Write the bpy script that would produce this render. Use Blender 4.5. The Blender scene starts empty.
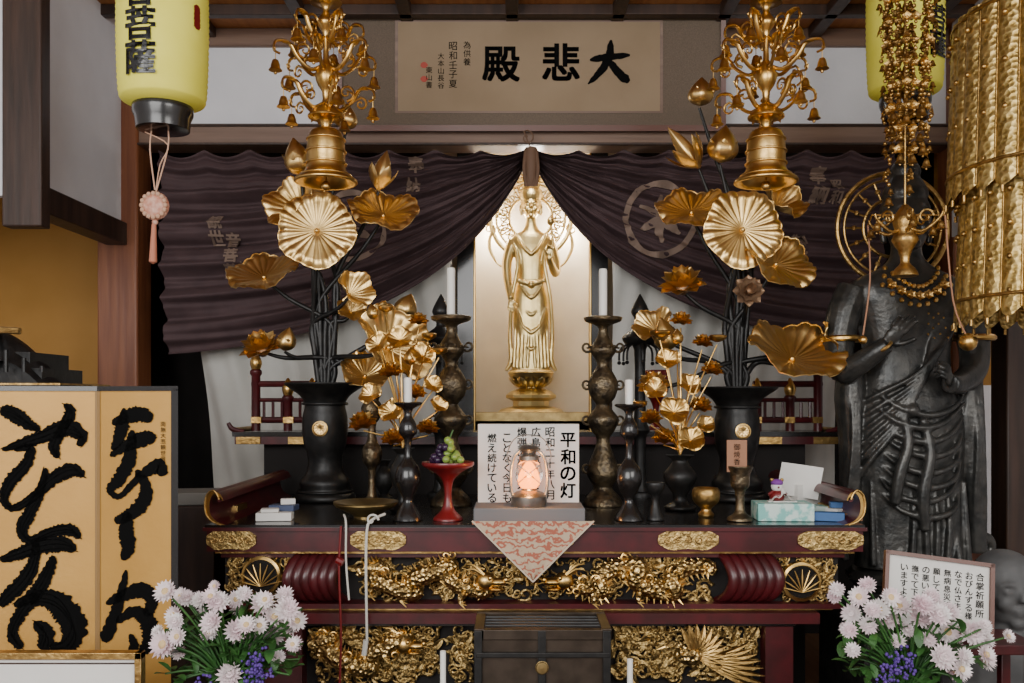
import bpy, math, random
import numpy as np
from math import sin, cos, pi, sqrt, radians
from mathutils import Vector, Matrix
from mathutils.bvhtree import BVHTree
random.seed(7)
F=900.; H=1.4; HOR=400.
def P(px,py,y): return Vector(((px-512)*y/F, y, H-(py-HOR)*y/F))
def XX(px,y): return (px-512)*y/F
def ZZ(py,y): return H-(py-HOR)*y/F
R=random.uniform
# ---------------------------------------------------------------- materials
MATS={}
def mat(name,c1,c2=None,rough=.5,metal=0.,scale=8.,bump=0.,bscale=None,stretch=(1,1,1),emis=None,es=0.,trans=0.,kind='noise',coat=0.,lo=.35,hi=.65,spec=None):
    if name in MATS: return MATS[name]
    m=bpy.data.materials.new(name); m.use_nodes=True; nt=m.node_tree; N=nt.nodes; L=nt.links
    b=N['Principled BSDF']; b.inputs['Roughness'].default_value=rough; b.inputs['Metallic'].default_value=metal
    b.inputs['Base Color'].default_value=(*c1,1)
    if spec is not None: b.inputs['Specular IOR Level'].default_value=spec
    if coat: b.inputs['Coat Weight'].default_value=coat; b.inputs['Coat Roughness'].default_value=.15
    if trans: b.inputs['Transmission Weight'].default_value=trans
    if emis: b.inputs['Emission Color'].default_value=(*emis,1); b.inputs['Emission Strength'].default_value=es
    tc=N.new('ShaderNodeTexCoord'); mp=N.new('ShaderNodeMapping'); mp.inputs['Scale'].default_value=stretch
    L.new(tc.outputs['Object'],mp.inputs['Vector'])
    def tex(sc,k):
        if k=='voronoi':
            t=N.new('ShaderNodeTexVoronoi'); t.feature='DISTANCE_TO_EDGE'; t.inputs['Scale'].default_value=sc; o=t.outputs['Distance']
        elif k=='cells':
            t=N.new('ShaderNodeTexVoronoi'); t.inputs['Scale'].default_value=sc; o=t.outputs['Distance']
        elif k=='wave':
            t=N.new('ShaderNodeTexWave'); t.inputs['Scale'].default_value=sc; t.inputs['Distortion'].default_value=9; t.inputs['Detail'].default_value=2; t.inputs['Detail Scale'].default_value=3.2; t.wave_type='RINGS'; o=t.outputs['Fac']
        else:
            t=N.new('ShaderNodeTexNoise'); t.inputs['Scale'].default_value=sc; t.inputs['Detail'].default_value=6; o=t.outputs['Fac']
        L.new(mp.outputs['Vector'],t.inputs['Vector']); return o
    if c2:
        o=tex(scale,kind); cr_=N.new('ShaderNodeValToRGB'); cr_.color_ramp.elements[0].position=lo; cr_.color_ramp.elements[1].position=hi
        cr_.color_ramp.elements[0].color=(*c1,1); cr_.color_ramp.elements[1].color=(*c2,1)
        L.new(o,cr_.inputs['Fac']); L.new(cr_.outputs['Color'],b.inputs['Base Color'])
    if bump:
        o=tex(bscale or scale,kind if kind!='wave' else 'noise'); bp=N.new('ShaderNodeBump'); bp.inputs['Strength'].default_value=bump; bp.inputs['Distance'].default_value=.01
        L.new(o,bp.inputs['Height']); L.new(bp.outputs['Normal'],b.inputs['Normal'])
    MATS[name]=m; return m
gold=mat('gold_leaf',(.76,.50,.18),(.60,.37,.11),.32,1,scale=9,bump=.12,bscale=30)
goldb=mat('gold_bright',(.84,.59,.25),(.70,.46,.16),.34,1,scale=10,bump=.08,bscale=40)
golds=mat('gold_statue',(.82,.64,.30),(.66,.49,.20),.36,1,scale=14,bump=.1,bscale=50)
goldd=mat('gold_aged',(.62,.40,.14),(.30,.18,.06),.40,1,scale=25,bump=.3,bscale=60)
goldc=mat('gold_carved',(.30,.195,.07),(.64,.45,.18),.42,1,scale=45,bump=.8,bscale=70)
goldsc=mat('gold_scales',(.85,.60,.25),(.35,.22,.07),.34,1,scale=70,kind='cells',bump=.9,bscale=75,lo=.2,hi=.8)
copper=mat('copper_brown',(.42,.27,.16),(.25,.15,.09),.5,.7,scale=40,bump=.5)
bronze=mat('bronze_dark',(.20,.15,.085),(.065,.052,.038),.36,.85,scale=30,bump=.5,bscale=70)
brass=mat('brass_plate',(.45,.32,.13),(.25,.17,.07),.35,.9,scale=18)
black=mat('black_lacquer',(.008,.007,.007),(.014,.012,.011),.24,0,scale=5,coat=.35)
blackm=mat('black_metal',(.009,.009,.009),(.020,.019,.018),.42,.3,scale=30,bump=.15)
red=mat('red_lacquer',(.080,.007,.010),(.042,.006,.007),.36,0,scale=14,coat=.2)
redb=mat('red_bright',(.15,.007,.008),None,.35,0,coat=.25)
darkwood=mat('dark_wood',(.028,.015,.010),(.055,.028,.018),.5,0,scale=3,stretch=(9,9,.8),bump=.15)
pillarw=mat('pillar_wood',(.15,.045,.018),(.23,.08,.032),.42,0,scale=3,stretch=(12,12,.7),bump=.1)
lintelw=mat('lintel_wood',(.155,.09,.062),(.21,.13,.09),.5,0,scale=3,stretch=(.7,12,12),bump=.1)
plaster=mat('white_plaster',(.70,.70,.73),(.76,.76,.79),.9,0,scale=4,bump=.1,bscale=90)
ochre=mat('ochre_wall',(.31,.15,.022),(.36,.18,.034),.7,0,scale=3,bump=.05)
ceilw=mat('ceiling_boards',(.34,.12,.035),(.46,.19,.06),.5,0,scale=3,stretch=(12,.7,12))
floorm=mat('floor_boards',(.13,.07,.04),(.2,.11,.06),.4,0,scale=3,stretch=(12,.7,12))
dark=mat('dark_backing',(.008,.006,.005),(.014,.010,.009),.85,0,scale=6)
purple=mat('purple_cloth',(.056,.031,.034),(.074,.042,.045),.8,0,scale=12,bump=.15,bscale=300)
whitec=mat('white_cloth',(.50,.49,.45),(.60,.59,.55),.85,0,scale=3,bump=.1,bscale=200)
tancl=mat('tan_dye',(.25,.175,.135),None,.85)
cream=mat('niche_silk',(.60,.50,.36),(.67,.57,.42),.6,0,scale=6)
paper=mat('paper_white',(.68,.66,.62),(.74,.72,.68),.8,0,scale=5)
ink=mat('ink',(.004,.004,.004),None,.9,spec=.08)
stonegrey=mat('statue_black',(.030,.031,.030),(.070,.067,.061),.32,.45,scale=20,bump=.2,bscale=60)
screen_g=mat('screen_gold_paper',(.50,.265,.055),(.57,.315,.075),.5,.25,scale=4,bump=.06,bscale=60)
candle=mat('candle_wax',(.82,.80,.74),None,.5)
yellowp=mat('lantern_paper',(.74,.68,.07),(.80,.74,.10),.7,0,scale=8,emis=(.8,.72,.08),es=.04)
matboard=mat('plaque_mount',(.105,.075,.05),(.14,.10,.067),.7,0,scale=200,bump=.1)
plaquep=mat('plaque_paper',(.25,.175,.10),(.30,.215,.13),.7,0,scale=3)
frameb=mat('frame_reddish',(.12,.04,.024),None,.35)
glass=mat('glass',(1,.97,.93),None,.02,0,trans=1.)
flame=mat('flame',(.2,.04,.0),None,.5,emis=(1,.23,.012),es=7)
steel=mat('lantern_steel',(.35,.33,.30),(.22,.2,.18),.35,.9,scale=20)
brocade=mat('brocade',(.38,.11,.065),(.50,.38,.26),.75,0,scale=13,kind='wave',lo=.15,hi=.55)
green=mat('leaf_green',(.025,.085,.02),(.05,.15,.03),.5,0,scale=20)
mum=mat('mum_petal',(.76,.58,.62),(.86,.82,.80),.7,0,scale=14)
mumy=mat('mum_center',(.62,.45,.22),None,.7)
purplef=mat('statice_purple',(.07,.03,.22),(.13,.06,.32),.7,0,scale=40)
grape=mat('grape_green',(.22,.32,.06),None,.25)
graped=mat('grape_dark',(.03,.012,.04),None,.25)
cyan=mat('tissue_box_cyan',(.20,.50,.45),(.58,.72,.66),.5,0,scale=30,lo=.45,hi=.55)
blue=mat('blue_card',(.04,.12,.30),None,.5)
pink=mat('pink_bead',(.42,.13,.07),(.60,.36,.27),.5,0,scale=60)
tagw=mat('tag_wood',(.32,.15,.08),None,.6)
tengold=mat('canopy_gold_brocade',(.38,.25,.07),(.62,.45,.17),.42,.85,scale=55,kind='cells',bump=.5,bscale=55)
greystone=mat('grey_stone',(.06,.06,.062),(.10,.10,.10),.6,0,scale=10,bump=.2)
# ---------------------------------------------------------------- mesh builder
def cr(pts,n=6):
    pts=[np.array(p,float) for p in pts]; out=[]
    for i in range(len(pts)-1):
        p0=pts[max(i-1,0)];p1=pts[i];p2=pts[i+1];p3=pts[min(i+2,len(pts)-1)]
        for k in range(n):
            t=k/n
            out.append(.5*((2*p1)+(-p0+p2)*t+(2*p0-5*p1+4*p2-p3)*t*t+(-p0+3*p1-3*p2+p3)*t**3))
    out.append(pts[-1]); return out
def frame(n,up=Vector((0,0,1))):
    n=Vector(n).normalized(); up=Vector(up)
    if abs(n.dot(up))>.98: up=Vector((0,1,0))
    x=up.cross(n).normalized(); y=n.cross(x)
    return Matrix((x,y,n)).transposed().to_4x4()
GC={}
def glyph(ch):
    k=ch
    if k in GC: return GC[k]
    cu=bpy.data.curves.new('t','FONT'); cu.body=ch; cu.size=1; cu.resolution_u=3
    ob=bpy.data.objects.new('t',cu); bpy.context.scene.collection.objects.link(ob)
    dg=bpy.context.evaluated_depsgraph_get(); me=ob.evaluated_get(dg).to_mesh()
    V=[(v.co.x,v.co.y) for v in me.vertices]; Fs=[tuple(p.vertices) for p in me.polygons]
    bpy.data.objects.remove(ob)
    if V:
        a=np.array(V); mn=a.min(0); mx=a.max(0); sz=max(mx-mn); c=(mn+mx)/2
        V=[((x-c[0])/sz*.92,(y-c[1])/sz*.92) for x,y in V]
    GC[k]=(V,Fs); return GC[k]
class MB:
    def __init__(s): s.V=[];s.F=[];s.M=[]
    def add(s,V,Fs,m=0,X=None):
        o=len(s.V)
        if X is not None: V=[X@Vector(v) for v in V]
        s.V.extend([tuple(v) for v in V]); s.F.extend([tuple(i+o for i in f) for f in Fs]); s.M.extend([m]*len(Fs))
    def box(s,c,d,m=0,X=None):
        V=[(c[0]+i*d[0]/2,c[1]+j*d[1]/2,c[2]+k*d[2]/2) for i in(-1,1) for j in(-1,1) for k in(-1,1)]
        s.add(V,[(0,1,3,2),(4,6,7,5),(0,4,5,1),(2,3,7,6),(0,2,6,4),(1,5,7,3)],m,X)
    def bb(s,x0,x1,y0,y1,z0,z1,m=0): s.box(((x0+x1)/2,(y0+y1)/2,(z0+z1)/2),(abs(x1-x0),abs(y1-y0),abs(z1-z0)),m)
    def pb(s,px0,px1,py0,py1,y,d,m=0):
        a=P(px0,py0,y);b=P(px1,py1,y); s.bb(a.x,b.x,y,y+d,b.z,a.z,m)
    def lathe(s,prof,c,m=0,seg=24,n=0,sy=1.,X=None,rib=0,ribn=12):
        if n: prof=cr(prof,n)
        V=[];Fs=[]
        for r,z in prof:
            for k in range(seg):
                a=2*pi*k/seg; q=r*(1+rib*abs(sin(a*ribn/2)))
                V.append((c[0]+q*cos(a),c[1]+q*sin(a)*sy,c[2]+z))
        for i in range(len(prof)-1):
            for k in range(seg):
                k2=(k+1)%seg; Fs.append((i*seg+k,i*seg+k2,(i+1)*seg+k2,(i+1)*seg+k))
        Fs.append(tuple(range(seg))); Fs.append(tuple(range((len(prof)-1)*seg,len(prof)*seg)))
        s.add(V,Fs,m,X)
    def lpx(s,cx,y,prof,m=0,seg=28,n=0,**k):
        s.lathe([(max(r,.05)*y/F,ZZ(py,y)) for r,py in prof],(XX(cx,y),y,0),m,seg,n,**k)
    def tube(s,pts,r=.01,m=0,seg=8,n=0,flat=1.):
        pts=[tuple(p) if len(p)==4 else (*p,r) for p in pts]
        if n: pts=[tuple(q) for q in cr(pts,n)]
        C=[Vector(p[:3]) for p in pts]; rr=[max(p[3],.0002) for p in pts]
        V=[];Fs=[];nrm=None
        for i,c in enumerate(C):
            t=(C[min(i+1,len(C)-1)]-C[max(i-1,0)])
            if t.length<1e-9: t=Vector((0,0,1))
            t.normalize()
            if nrm is None:
                nrm=t.orthogonal().normalized()
                if abs(t.y)<.9: nrm=(Vector((0,1,0))-t*t.y).normalized()
            else:
                nrm=nrm-t*nrm.dot(t)
                nrm=nrm.normalized() if nrm.length>1e-6 else t.orthogonal().normalized()
            b=t.cross(nrm)
            for k in range(seg):
                a=2*pi*k/seg; V.append(c+nrm*cos(a)*rr[i]*flat+b*sin(a)*rr[i])
        for i in range(len(C)-1):
            for k in range(seg):
                k2=(k+1)%seg; Fs.append((i*seg+k,i*seg+k2,(i+1)*seg+k2,(i+1)*seg+k))
        Fs.append(tuple(reversed(range(seg)))); Fs.append(tuple(range((len(C)-1)*seg,len(C)*seg)))
        s.add(V,Fs,m)
    def sph(s,c,r,m=0,seg=12,X=None):
        if not hasattr(r,'__len__'): r=(r,r,r)
        h=max(4,seg//2); V=[];Fs=[]
        for i in range(h+1):
            a=-pi/2+pi*i/h
            for k in range(seg):
                b=2*pi*k/seg; V.append((r[0]*cos(a)*cos(b),r[1]*cos(a)*sin(b),r[2]*sin(a)))
        for i in range(h):
            for k in range(seg):
                k2=(k+1)%seg; Fs.append((i*seg+k,i*seg+k2,(i+1)*seg+k2,(i+1)*seg+k))
        T=Matrix.Translation(c); s.add(V,Fs,m,T@X if X else T)
    def grid(s,f,nu,nv,m=0,closeu=False):
        V=[f(i/nu,j/nv) for j in range(nv+1) for i in range(nu+1)]; w=nu+1
        s.add(V,[(j*w+i,j*w+i+1,(j+1)*w+i+1,(j+1)*w+i) for j in range(nv) for i in range(nu)],m)
    def loft(s,secs,m=0,seg=28,n=3,e=2.4):
        secs=cr(secs,n); V=[];Fs=[]
        for x,y,z,rx,ry in secs:
            for k in range(seg):
                a=2*pi*k/seg; ca,sa=cos(a),sin(a)
                V.append((x+rx*math.copysign(abs(ca)**(2/e),ca),y+ry*math.copysign(abs(sa)**(2/e),sa),z))
        for i in range(len(secs)-1):
            for k in range(seg):
                k2=(k+1)%seg; Fs.append((i*seg+k,i*seg+k2,(i+1)*seg+k2,(i+1)*seg+k))
        Fs.append(tuple(reversed(range(seg)))); Fs.append(tuple(range((len(secs)-1)*seg,len(secs)*seg)))
        s.add(V,Fs,m)
    def petal(s,X,L,W,a0,a1,cup=.3,m=0,nv=6,nu=4,tip=1.):
        ys=[0];zs=[0];an=[a0]
        for i in range(nv):
            a=a0+(a1-a0)*(i+.5)/nv; ys.append(ys[-1]+L/nv*cos(a)); zs.append(zs[-1]+L/nv*sin(a)); an.append(a)
        V=[]
        for i in range(nv+1):
            v=i/nv; w=W*(sin(pi*min(1,v*.93*tip+.07))**.75)
            for j in range(nu+1):
                u=j/nu*2-1; d=cup*u*u*w
                V.append((u*w,ys[i]-sin(an[i])*d,zs[i]+cos(an[i])*d))
        w=nu+1
        s.add(V,[(j*w+i,j*w+i+1,(j+1)*w+i+1,(j+1)*w+i) for j in range(nv) for i in range(nu)],m,X)
    def flower(s,c,axis,R_,m=0,rings=((6,1.,.38,.9,1.5),(8,1.05,.4,.45,.9),(8,1.05,.4,.05,.2)),core=None):
        B=Matrix.Translation(c)@frame(axis)
        for q,(n,L,W,a0,a1) in enumerate(rings):
            for k in range(n):
                s.petal(B@Matrix.Rotation(2*pi*(k+.5*q)/n,4,'Z'),R_*L,R_*W,a0,a1,.35,m)
        if core is not None: s.sph(c,R_*.28,core)
    def bud(s,c,axis,h,r,m=0):
        B=Matrix.Translation(c)@frame(axis)
        s.lathe([(.05*r,0),(.7*r,.12*h),(r,.35*h),(.75*r,.65*h),(.3*r,.88*h),(.02*r,h)],(0,0,0),m,24,3,X=B,rib=.12,ribn=6)
        for k in range(5): s.petal(B@Matrix.Rotation(2*pi*k/5,4,'Z'),h*.75,r*.75,.5,1.5,.3,m)
    def leaf(s,c,axis,r,m=0,cup=.25,ruf=.12,veins=22,sx=1.,roll=0.,lobes=5,fold=0.):
        B=Matrix.Translation(c)@frame(axis)@Matrix.Rotation(roll,4,'Z'); ph=R(0,6)
        def f(u,v):
            a=2*pi*u; q=v
            rr=r*q*(1+.04*q*cos(lobes*a+ph)+.025*q*abs(sin(veins*a/2)))
            z=r*(cup*q*q+ruf*q**3*sin(lobes*a+ph)+.05*q*abs(sin(veins*a/2))-.05*math.exp(-q*q*40)-.10*max(0,q-.85)/.15)
            x=rr*cos(a)*sx; y=rr*sin(a)
            z+=fold*abs(x)*1.0
            return B@Vector((x,y,z))
        nu=veins*6; V=[];Fs=[];nv=12
        for j in range(nv+1):
            for i in range(nu): V.append(f(i/nu,max(.02,j/nv)))
        for j in range(nv):
            for i in range(nu):
                k=(i+1)%nu; Fs.append((j*nu+i,j*nu+k,(j+1)*nu+k,(j+1)*nu+i))
        s.add(V,Fs,m); s.sph(c,r*.07,m,8)
        s.tube([f((i%nu)/nu,1.) for i in range(0,nu+1,2)],r*.02,m,5)
    def spiral(s,c,r0,turns=1.3,a0=0.,sgn=1,th=.006,m=0,ux=Vector((1,0,0)),uz=Vector((0,0,1)),n=14,bulge=.01,tail=None,seg=6):
        nn=ux.cross(uz); pts=[]
        if tail is not None: pts.append((*tail,th*.5))
        for i in range(n+1):
            t=i/n; a=a0+sgn*2*pi*turns*t; q=r0*(1-t)**.8+r0*.08
            p=Vector(c)+ux*cos(a)*q+uz*sin(a)*q+nn*(bulge*t)
            pts.append((*p,th*(1.1-.5*t)))
        s.tube(pts,m=m,seg=seg)
    def text(s,chars,fn,cx,cy,size,m=0,bold=0.,horiz=0,gap=1.05):
        for i,ch in enumerate(chars):
            V,Fs=glyph(ch)
            if not V: continue
            ox=cx+(i*size*gap if horiz else 0); oy=cy+(0 if horiz else i*size*gap)
            offs=[(0,0)] if not bold else [(a*bold,c*bold) for a in(-1,0,1) for c in(-1,0,1)]
            for dx,dy in offs: s.add([fn(ox+(x+dx)*size,oy-(y+dy)*size) for x,y in V],Fs,m)
    def stroke(s,pts,fn,m=0,n=8,rough=.12):
        pts=cr(pts,n); V=[];Fs=[];L=len(pts)
        for i,(x,y,w) in enumerate(pts):
            a=pts[min(i+2,L-1)]-pts[max(i-2,0)]; d=sqrt(a[0]**2+a[1]**2) or 1
            e=min(1,.35+.65*min(i,L-1-i)/3.)
            nx,ny=-a[1]/d,a[0]/d; w1=w*e*(1+R(-rough,rough))/2; w2=w*e*(1+R(-rough,rough))/2
            V+= [fn(x+nx*w1,y+ny*w1),fn(x-nx*w2,y-ny*w2)]
        for i in range(L-1): Fs.append((2*i,2*i+1,2*i+3,2*i+2))
        s.add(V,Fs,m)
    def build(s,name,mats,bevel=0.,angle=38,remesh=0.,sm=4,solid=0.):
        a=np.array(s.V); mn=a.min(0); mx=a.max(0); o=Vector(((mn[0]+mx[0])/2,(mn[1]+mx[1])/2,mn[2]))
        me=bpy.data.meshes.new(name); me.from_pydata([(v[0]-o.x,v[1]-o.y,v[2]-o.z) for v in s.V],[],s.F)
        for m in mats: me.materials.append(m)
        me.polygons.foreach_set('material_index',s.M); me.update()
        me.shade_smooth()
        if not remesh:
            try: me.set_sharp_from_angle(angle=radians(angle))
            except Exception: pass
        ob=bpy.data.objects.new(name,me); ob.location=o; bpy.context.scene.collection.objects.link(ob)
        if bevel:
            b=ob.modifiers.new('b','BEVEL'); b.width=bevel; b.segments=2; b.limit_method='ANGLE'; b.angle_limit=radians(50)
        if solid:
            b=ob.modifiers.new('s','SOLIDIFY'); b.thickness=solid
        if remesh:
            r=ob.modifiers.new('r','REMESH'); r.mode='VOXEL'; r.voxel_size=remesh; r.use_smooth_shade=True
            r=ob.modifiers.new('s','SMOOTH'); r.iterations=sm; r.factor=.5
        return ob
def plane_fn(y): return lambda x,y_,yy=y: P(x,y_,yy)
def child(parent,kids):
    bpy.context.view_layer.update()
    for k in kids:
        k.parent=parent; k.matrix_parent_inverse=parent.matrix_world.inverted()
# ---------------------------------------------------------------- room
CZ=3.25
def simple(name,boxes,m,bevel=0.):
    b=MB()
    for q in boxes: b.bb(*q)
    return b.build(name,[m],bevel)
simple('floor',[(-3.2,3.2,-2.5,5.5,-.05,0)],floorm)
simple('ceiling',[(-3.2,3.2,1.6,5.5,CZ,CZ+.05)],ceilw)
b=MB()
for i in range(13):
    x=-3+i*.5; b.bb(x-.03,x+.03,1.6,4.47,CZ-.05,CZ)
b.bb(-3.2,3.2,4.2,4.25,CZ-.05,CZ)
b.build('trim_1',[darkwood],.004)
simple('wall_back',[(-3.2,3.2,5.4,5.5,0,CZ)],dark)
simple('wall_left',[(-3.2,-3.1,-2.5,5.4,0,CZ)],plaster)
simple('wall_right',[(3.1,3.2,-2.5,5.4,0,CZ)],plaster)
yw=4.5
zl1=ZZ(128,yw); zl0=ZZ(149,yw)
simple('wall_back_upper',[(-1.9,2.2,yw,yw+.06,zl1,CZ)],plaster)
simple('trim_2',[(-1.9,2.2,yw-.06,yw+.08,zl0,zl1),(-1.9,2.2,yw-.03,yw,CZ-.09,CZ)],lintelw,.006)
simple('trim_5',[(-1.85,2.17,yw-.075,yw-.06,zl1-.012,zl1),(-1.85,2.17,yw-.075,yw-.06,zl0,zl0+.012)],darkwood,.003)
simple('wall_left_upper',[(-1.97,-1.92,3.57,4.42,2.27,CZ)],plaster)
simple('trim_3',[(-1.99,-1.89,3.57,4.42,2.16,2.27)],darkwood,.005)
simple('hanging_post',[(-1.985,-1.83,3.5,3.57,ZZ(226,3.5),CZ)],darkwood,.006)
simple('wooden_pillar',[(-2.04,-1.84,4.42,4.6,0,CZ)],pillarw,.012)
simple('wooden_pillar.001',[(2.17,2.32,4.42,4.6,0,CZ)],pillarw,.012)
simple('wooden_pillar.002',[(2.2,2.36,4.0,4.14,0,1.85)],darkwood,.008)
simple('wall_left_panel',[(-3.1,-2.04,4.9,4.95,1.48,2.6)],ochre)
simple('wall_left_lower',[(-3.1,-2.04,4.9,4.95,0,1.42)],dark)
simple('wall_left_top',[(-3.1,-2.04,4.9,4.95,2.6,CZ)],plaster)
simple('trim_4',[(-3.1,-2.04,4.86,4.96,1.42,1.48)],darkwood,.004)
simple('wall_left_plaster',[(-3.1,-1.99,3.52,3.56,2.2,CZ)],plaster)
simple('wall_right_panel',[(2.32,3.1,4.9,4.95,1.48,CZ)],ochre)
simple('wall_right_lower',[(2.32,3.1,4.9,4.95,0,1.48)],plaster)
simple('wall_right_upper',[(2.16,2.2,3.6,4.42,2.2,CZ)],plaster)
# ---------------------------------------------------------------- curtains
def curtain(name,A,T,Bc,C,y0,nf,marks,mir):
    b=MB()
    def f(s,t):
        E=(T[0]+(Bc[0]-T[0])*t,T[1]+(Bc[1]-T[1])*t); M=((A[0]+T[0])/2,A[1])
        K=(M[0]+(C[0]-M[0])*t,M[1]+(C[1]-M[1])*t)
        Ax=A[0]; Ay=A[1]+14*t
        x=(1-s)**2*Ax+2*s*(1-s)*K[0]+s*s*E[0]; y=(1-s)**2*Ay+2*s*(1-s)*K[1]+s*s*E[1]
        y+=8*abs(sin(pi*8*s))*(1-t)**8
        v=P(x,y,y0)
        g=.35+.65*min(1,s*2)
        v.y+=.034*sin(2*pi*nf*t+2.2*sin(2.6*s)+1)*g*min(1,t*4+.1)+.012*sin(2*pi*nf*2.3*t+5*s)+.010*sin(2*pi*nf*4.1*t+9*s+2)*(1-s*.6)+.014*sin(15*s+4*t)*(.3+.7*s)*(1-.4*t)
        return v
    b.grid(f,110,150,0)
    bv=BVHTree.FromPolygons([Vector(v) for v in b.V],b.F)
    def dr(px,py):
        q=P(px,py,y0); h=bv.ray_cast(Vector((q.x,3.5,q.z)),Vector((0,1,0)))
        yy=h[0].y-.010 if h[0] is not None else y0-.03
        return Vector((q.x,yy,q.z))
    for ch,x,y,sz in marks['t']: b.text(ch,dr,x,y,sz,1,.03)
    for (x,y,r,w) in marks['r']:
        b.stroke([(x+r*cos(a*pi/12),y+r*sin(a*pi/12)*1.05,w) for a in range(25)],dr,1,n=3,rough=.02)
    for k in marks['s']: b.stroke(k,dr,1)
    return b.build(name,[purple,tancl],angle=80)
curtain('purple_curtain',(527,149),(158,150),(166,354),(440,338),4.40,6,
 {'t':[('奉',416,166,17),('納',413,186,15),('観世',216,222,15),('音菩薩',232,240,15),('講中',246,268,12)],'r':[(352,226,33,5)],
  's':[[(331,225,6),(346,212,8),(368,215,6)],[(336,240,6),(352,232,8),(372,238,6)]]},0)
curtain('purple_curtain.001',(533,149),(897,150),(872,342),(618,330),4.40,6,
 {'t':[('奉納',818,176,18),('昭和',836,185,12),('御詠歌',800,240,14)],'r':[(660,219,34,6)],
  's':[[(640,205,6),(660,214,9),(682,206,6)],[(640,230,6),(660,222,9),(680,234,6)],[(660,196,6),(659,222,9),(661,244,6)]]},1)
b=MB()
b.lpx(531,4.34,[(6,148),(7,160),(6,175),(4,184)],0,12,2)
for k in range(5): b.tube([P(526+k*2.5,150,4.33),P(524+k*3.5,168,4.32+.01*(k%2)),P(526+k*2.5,186,4.33)],.009,0,n=3)
b.spiral(P(527,138,4.33),.035,1.2,2.,-1,.004,0,tail=P(531,150,4.33))
b.build('curtain_tie',[mat('tie_brown',(.13,.07,.04),None,.7)])
def white_cur(name,inner,outer,bi,bo):
    b=MB()
    def f(u,v):
        x=inner+(outer-inner)*u; xb=bi+(bo-bi)*u; xx=x+(xb-x)*v
        bot=430+66*min(1,u*1.3); py=175+(bot-175)*v
        p=P(xx,py,4.60)
        p.y+=.026*sin(30*u*(1-.35*v)+6*v+1.2*sin(4*v+3*u))+.012*sin(57*u+11*v)+.02*sin(9*v+7*u); return p
    b.grid(f,130,60,0); return b.build(name,[whitec],angle=80)
white_cur('white_curtain',452,182,452,214); white_cur('white_curtain.001',612,850,612,835)
# ---------------------------------------------------------------- niche
b=MB()
b.pb(440,620,120,440,5.15,.03,1)
for x0,x1 in((457,475),(590,608)):
    b.pb(x0,x1,140,470,4.64,.05,0); b.pb(x0-.5 if x0>500 else x1-1.5,x0+1.5 if x0>500 else x1+.5,140,470,4.635,.06,2)
b.bb(XX(456,4.7),XX(608,4.7),4.70,5.15,1.0,ZZ(419,4.8)-.005,0)
b.bb(XX(462,4.9),XX(466,4.9),4.78,5.15,1.29,3.0,1); b.bb(XX(600,4.9),XX(604,4.9),4.78,5.15,1.29,3.0,1)
b.pb(457,608,412,432,4.70,.02,3)
b.bb(XX(456,4.7),XX(608,4.7),4.72,5.15,0,1.0,0)
b.build('altar_niche',[black,cream,gold,brass],.003)
# ---------------------------------------------------------------- statues
def head(b,c,h,m=0,fy=-1):
    c=Vector(c)
    b.sph(c+Vector((0,0,.06*h)),(.37*h,.40*h,.42*h),m,24)
    b.sph(c+Vector((0,-.05*h,-.18*h)),(.30*h,.32*h,.32*h),m,20)
    b.tube([(*(c+Vector((0,-.37*h,.12*h))),.03*h),(*(c+Vector((0,-.42*h,0))),.045*h),(*(c+Vector((0,-.44*h,-.09*h))),.065*h)],m=m)
    for s in(-1,1):
        b.tube([(*(c+Vector((s*.05*h,-.37*h,.10*h))),.02*h),(*(c+Vector((s*.15*h,-.38*h,.15*h))),.028*h),(*(c+Vector((s*.27*h,-.29*h,.10*h))),.02*h)],m=m,n=3)
        b.sph(c+Vector((s*.15*h,-.345*h,.035*h)),(.09*h,.045*h,.032*h),m,12)
        b.tube([(*(c+Vector((s*.36*h,-.02*h,.12*h))),.05*h),(*(c+Vector((s*.40*h,.0,-.05*h))),.06*h),(*(c+Vector((s*.37*h,-.01*h,-.32*h))),.05*h)],m=m,n=3)
        b.sph(c+Vector((s*.17*h,-.27*h,-.12*h)),.12*h,m)
    b.tube([(*(c+Vector((-.12*h,-.345*h,-.20*h))),.022*h),(*(c+Vector((0,-.385*h,-.195*h))),.035*h),(*(c+Vector((.12*h,-.345*h,-.20*h))),.022*h)],m=m,n=3)
    b.tube([(*(c+Vector((-.08*h,-.35*h,-.25*h))),.02*h),(*(c+Vector((0,-.375*h,-.26*h))),.035*h),(*(c+Vector((.08*h,-.35*h,-.25*h))),.02*h)],m=m,n=3)
    b.sph(c+Vector((0,-.30*h,-.39*h)),(.12*h,.10*h,.09*h),m)
    b.sph(c+Vector((0,.06*h,.18*h)),(.41*h,.42*h,.38*h),m,24)
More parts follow.
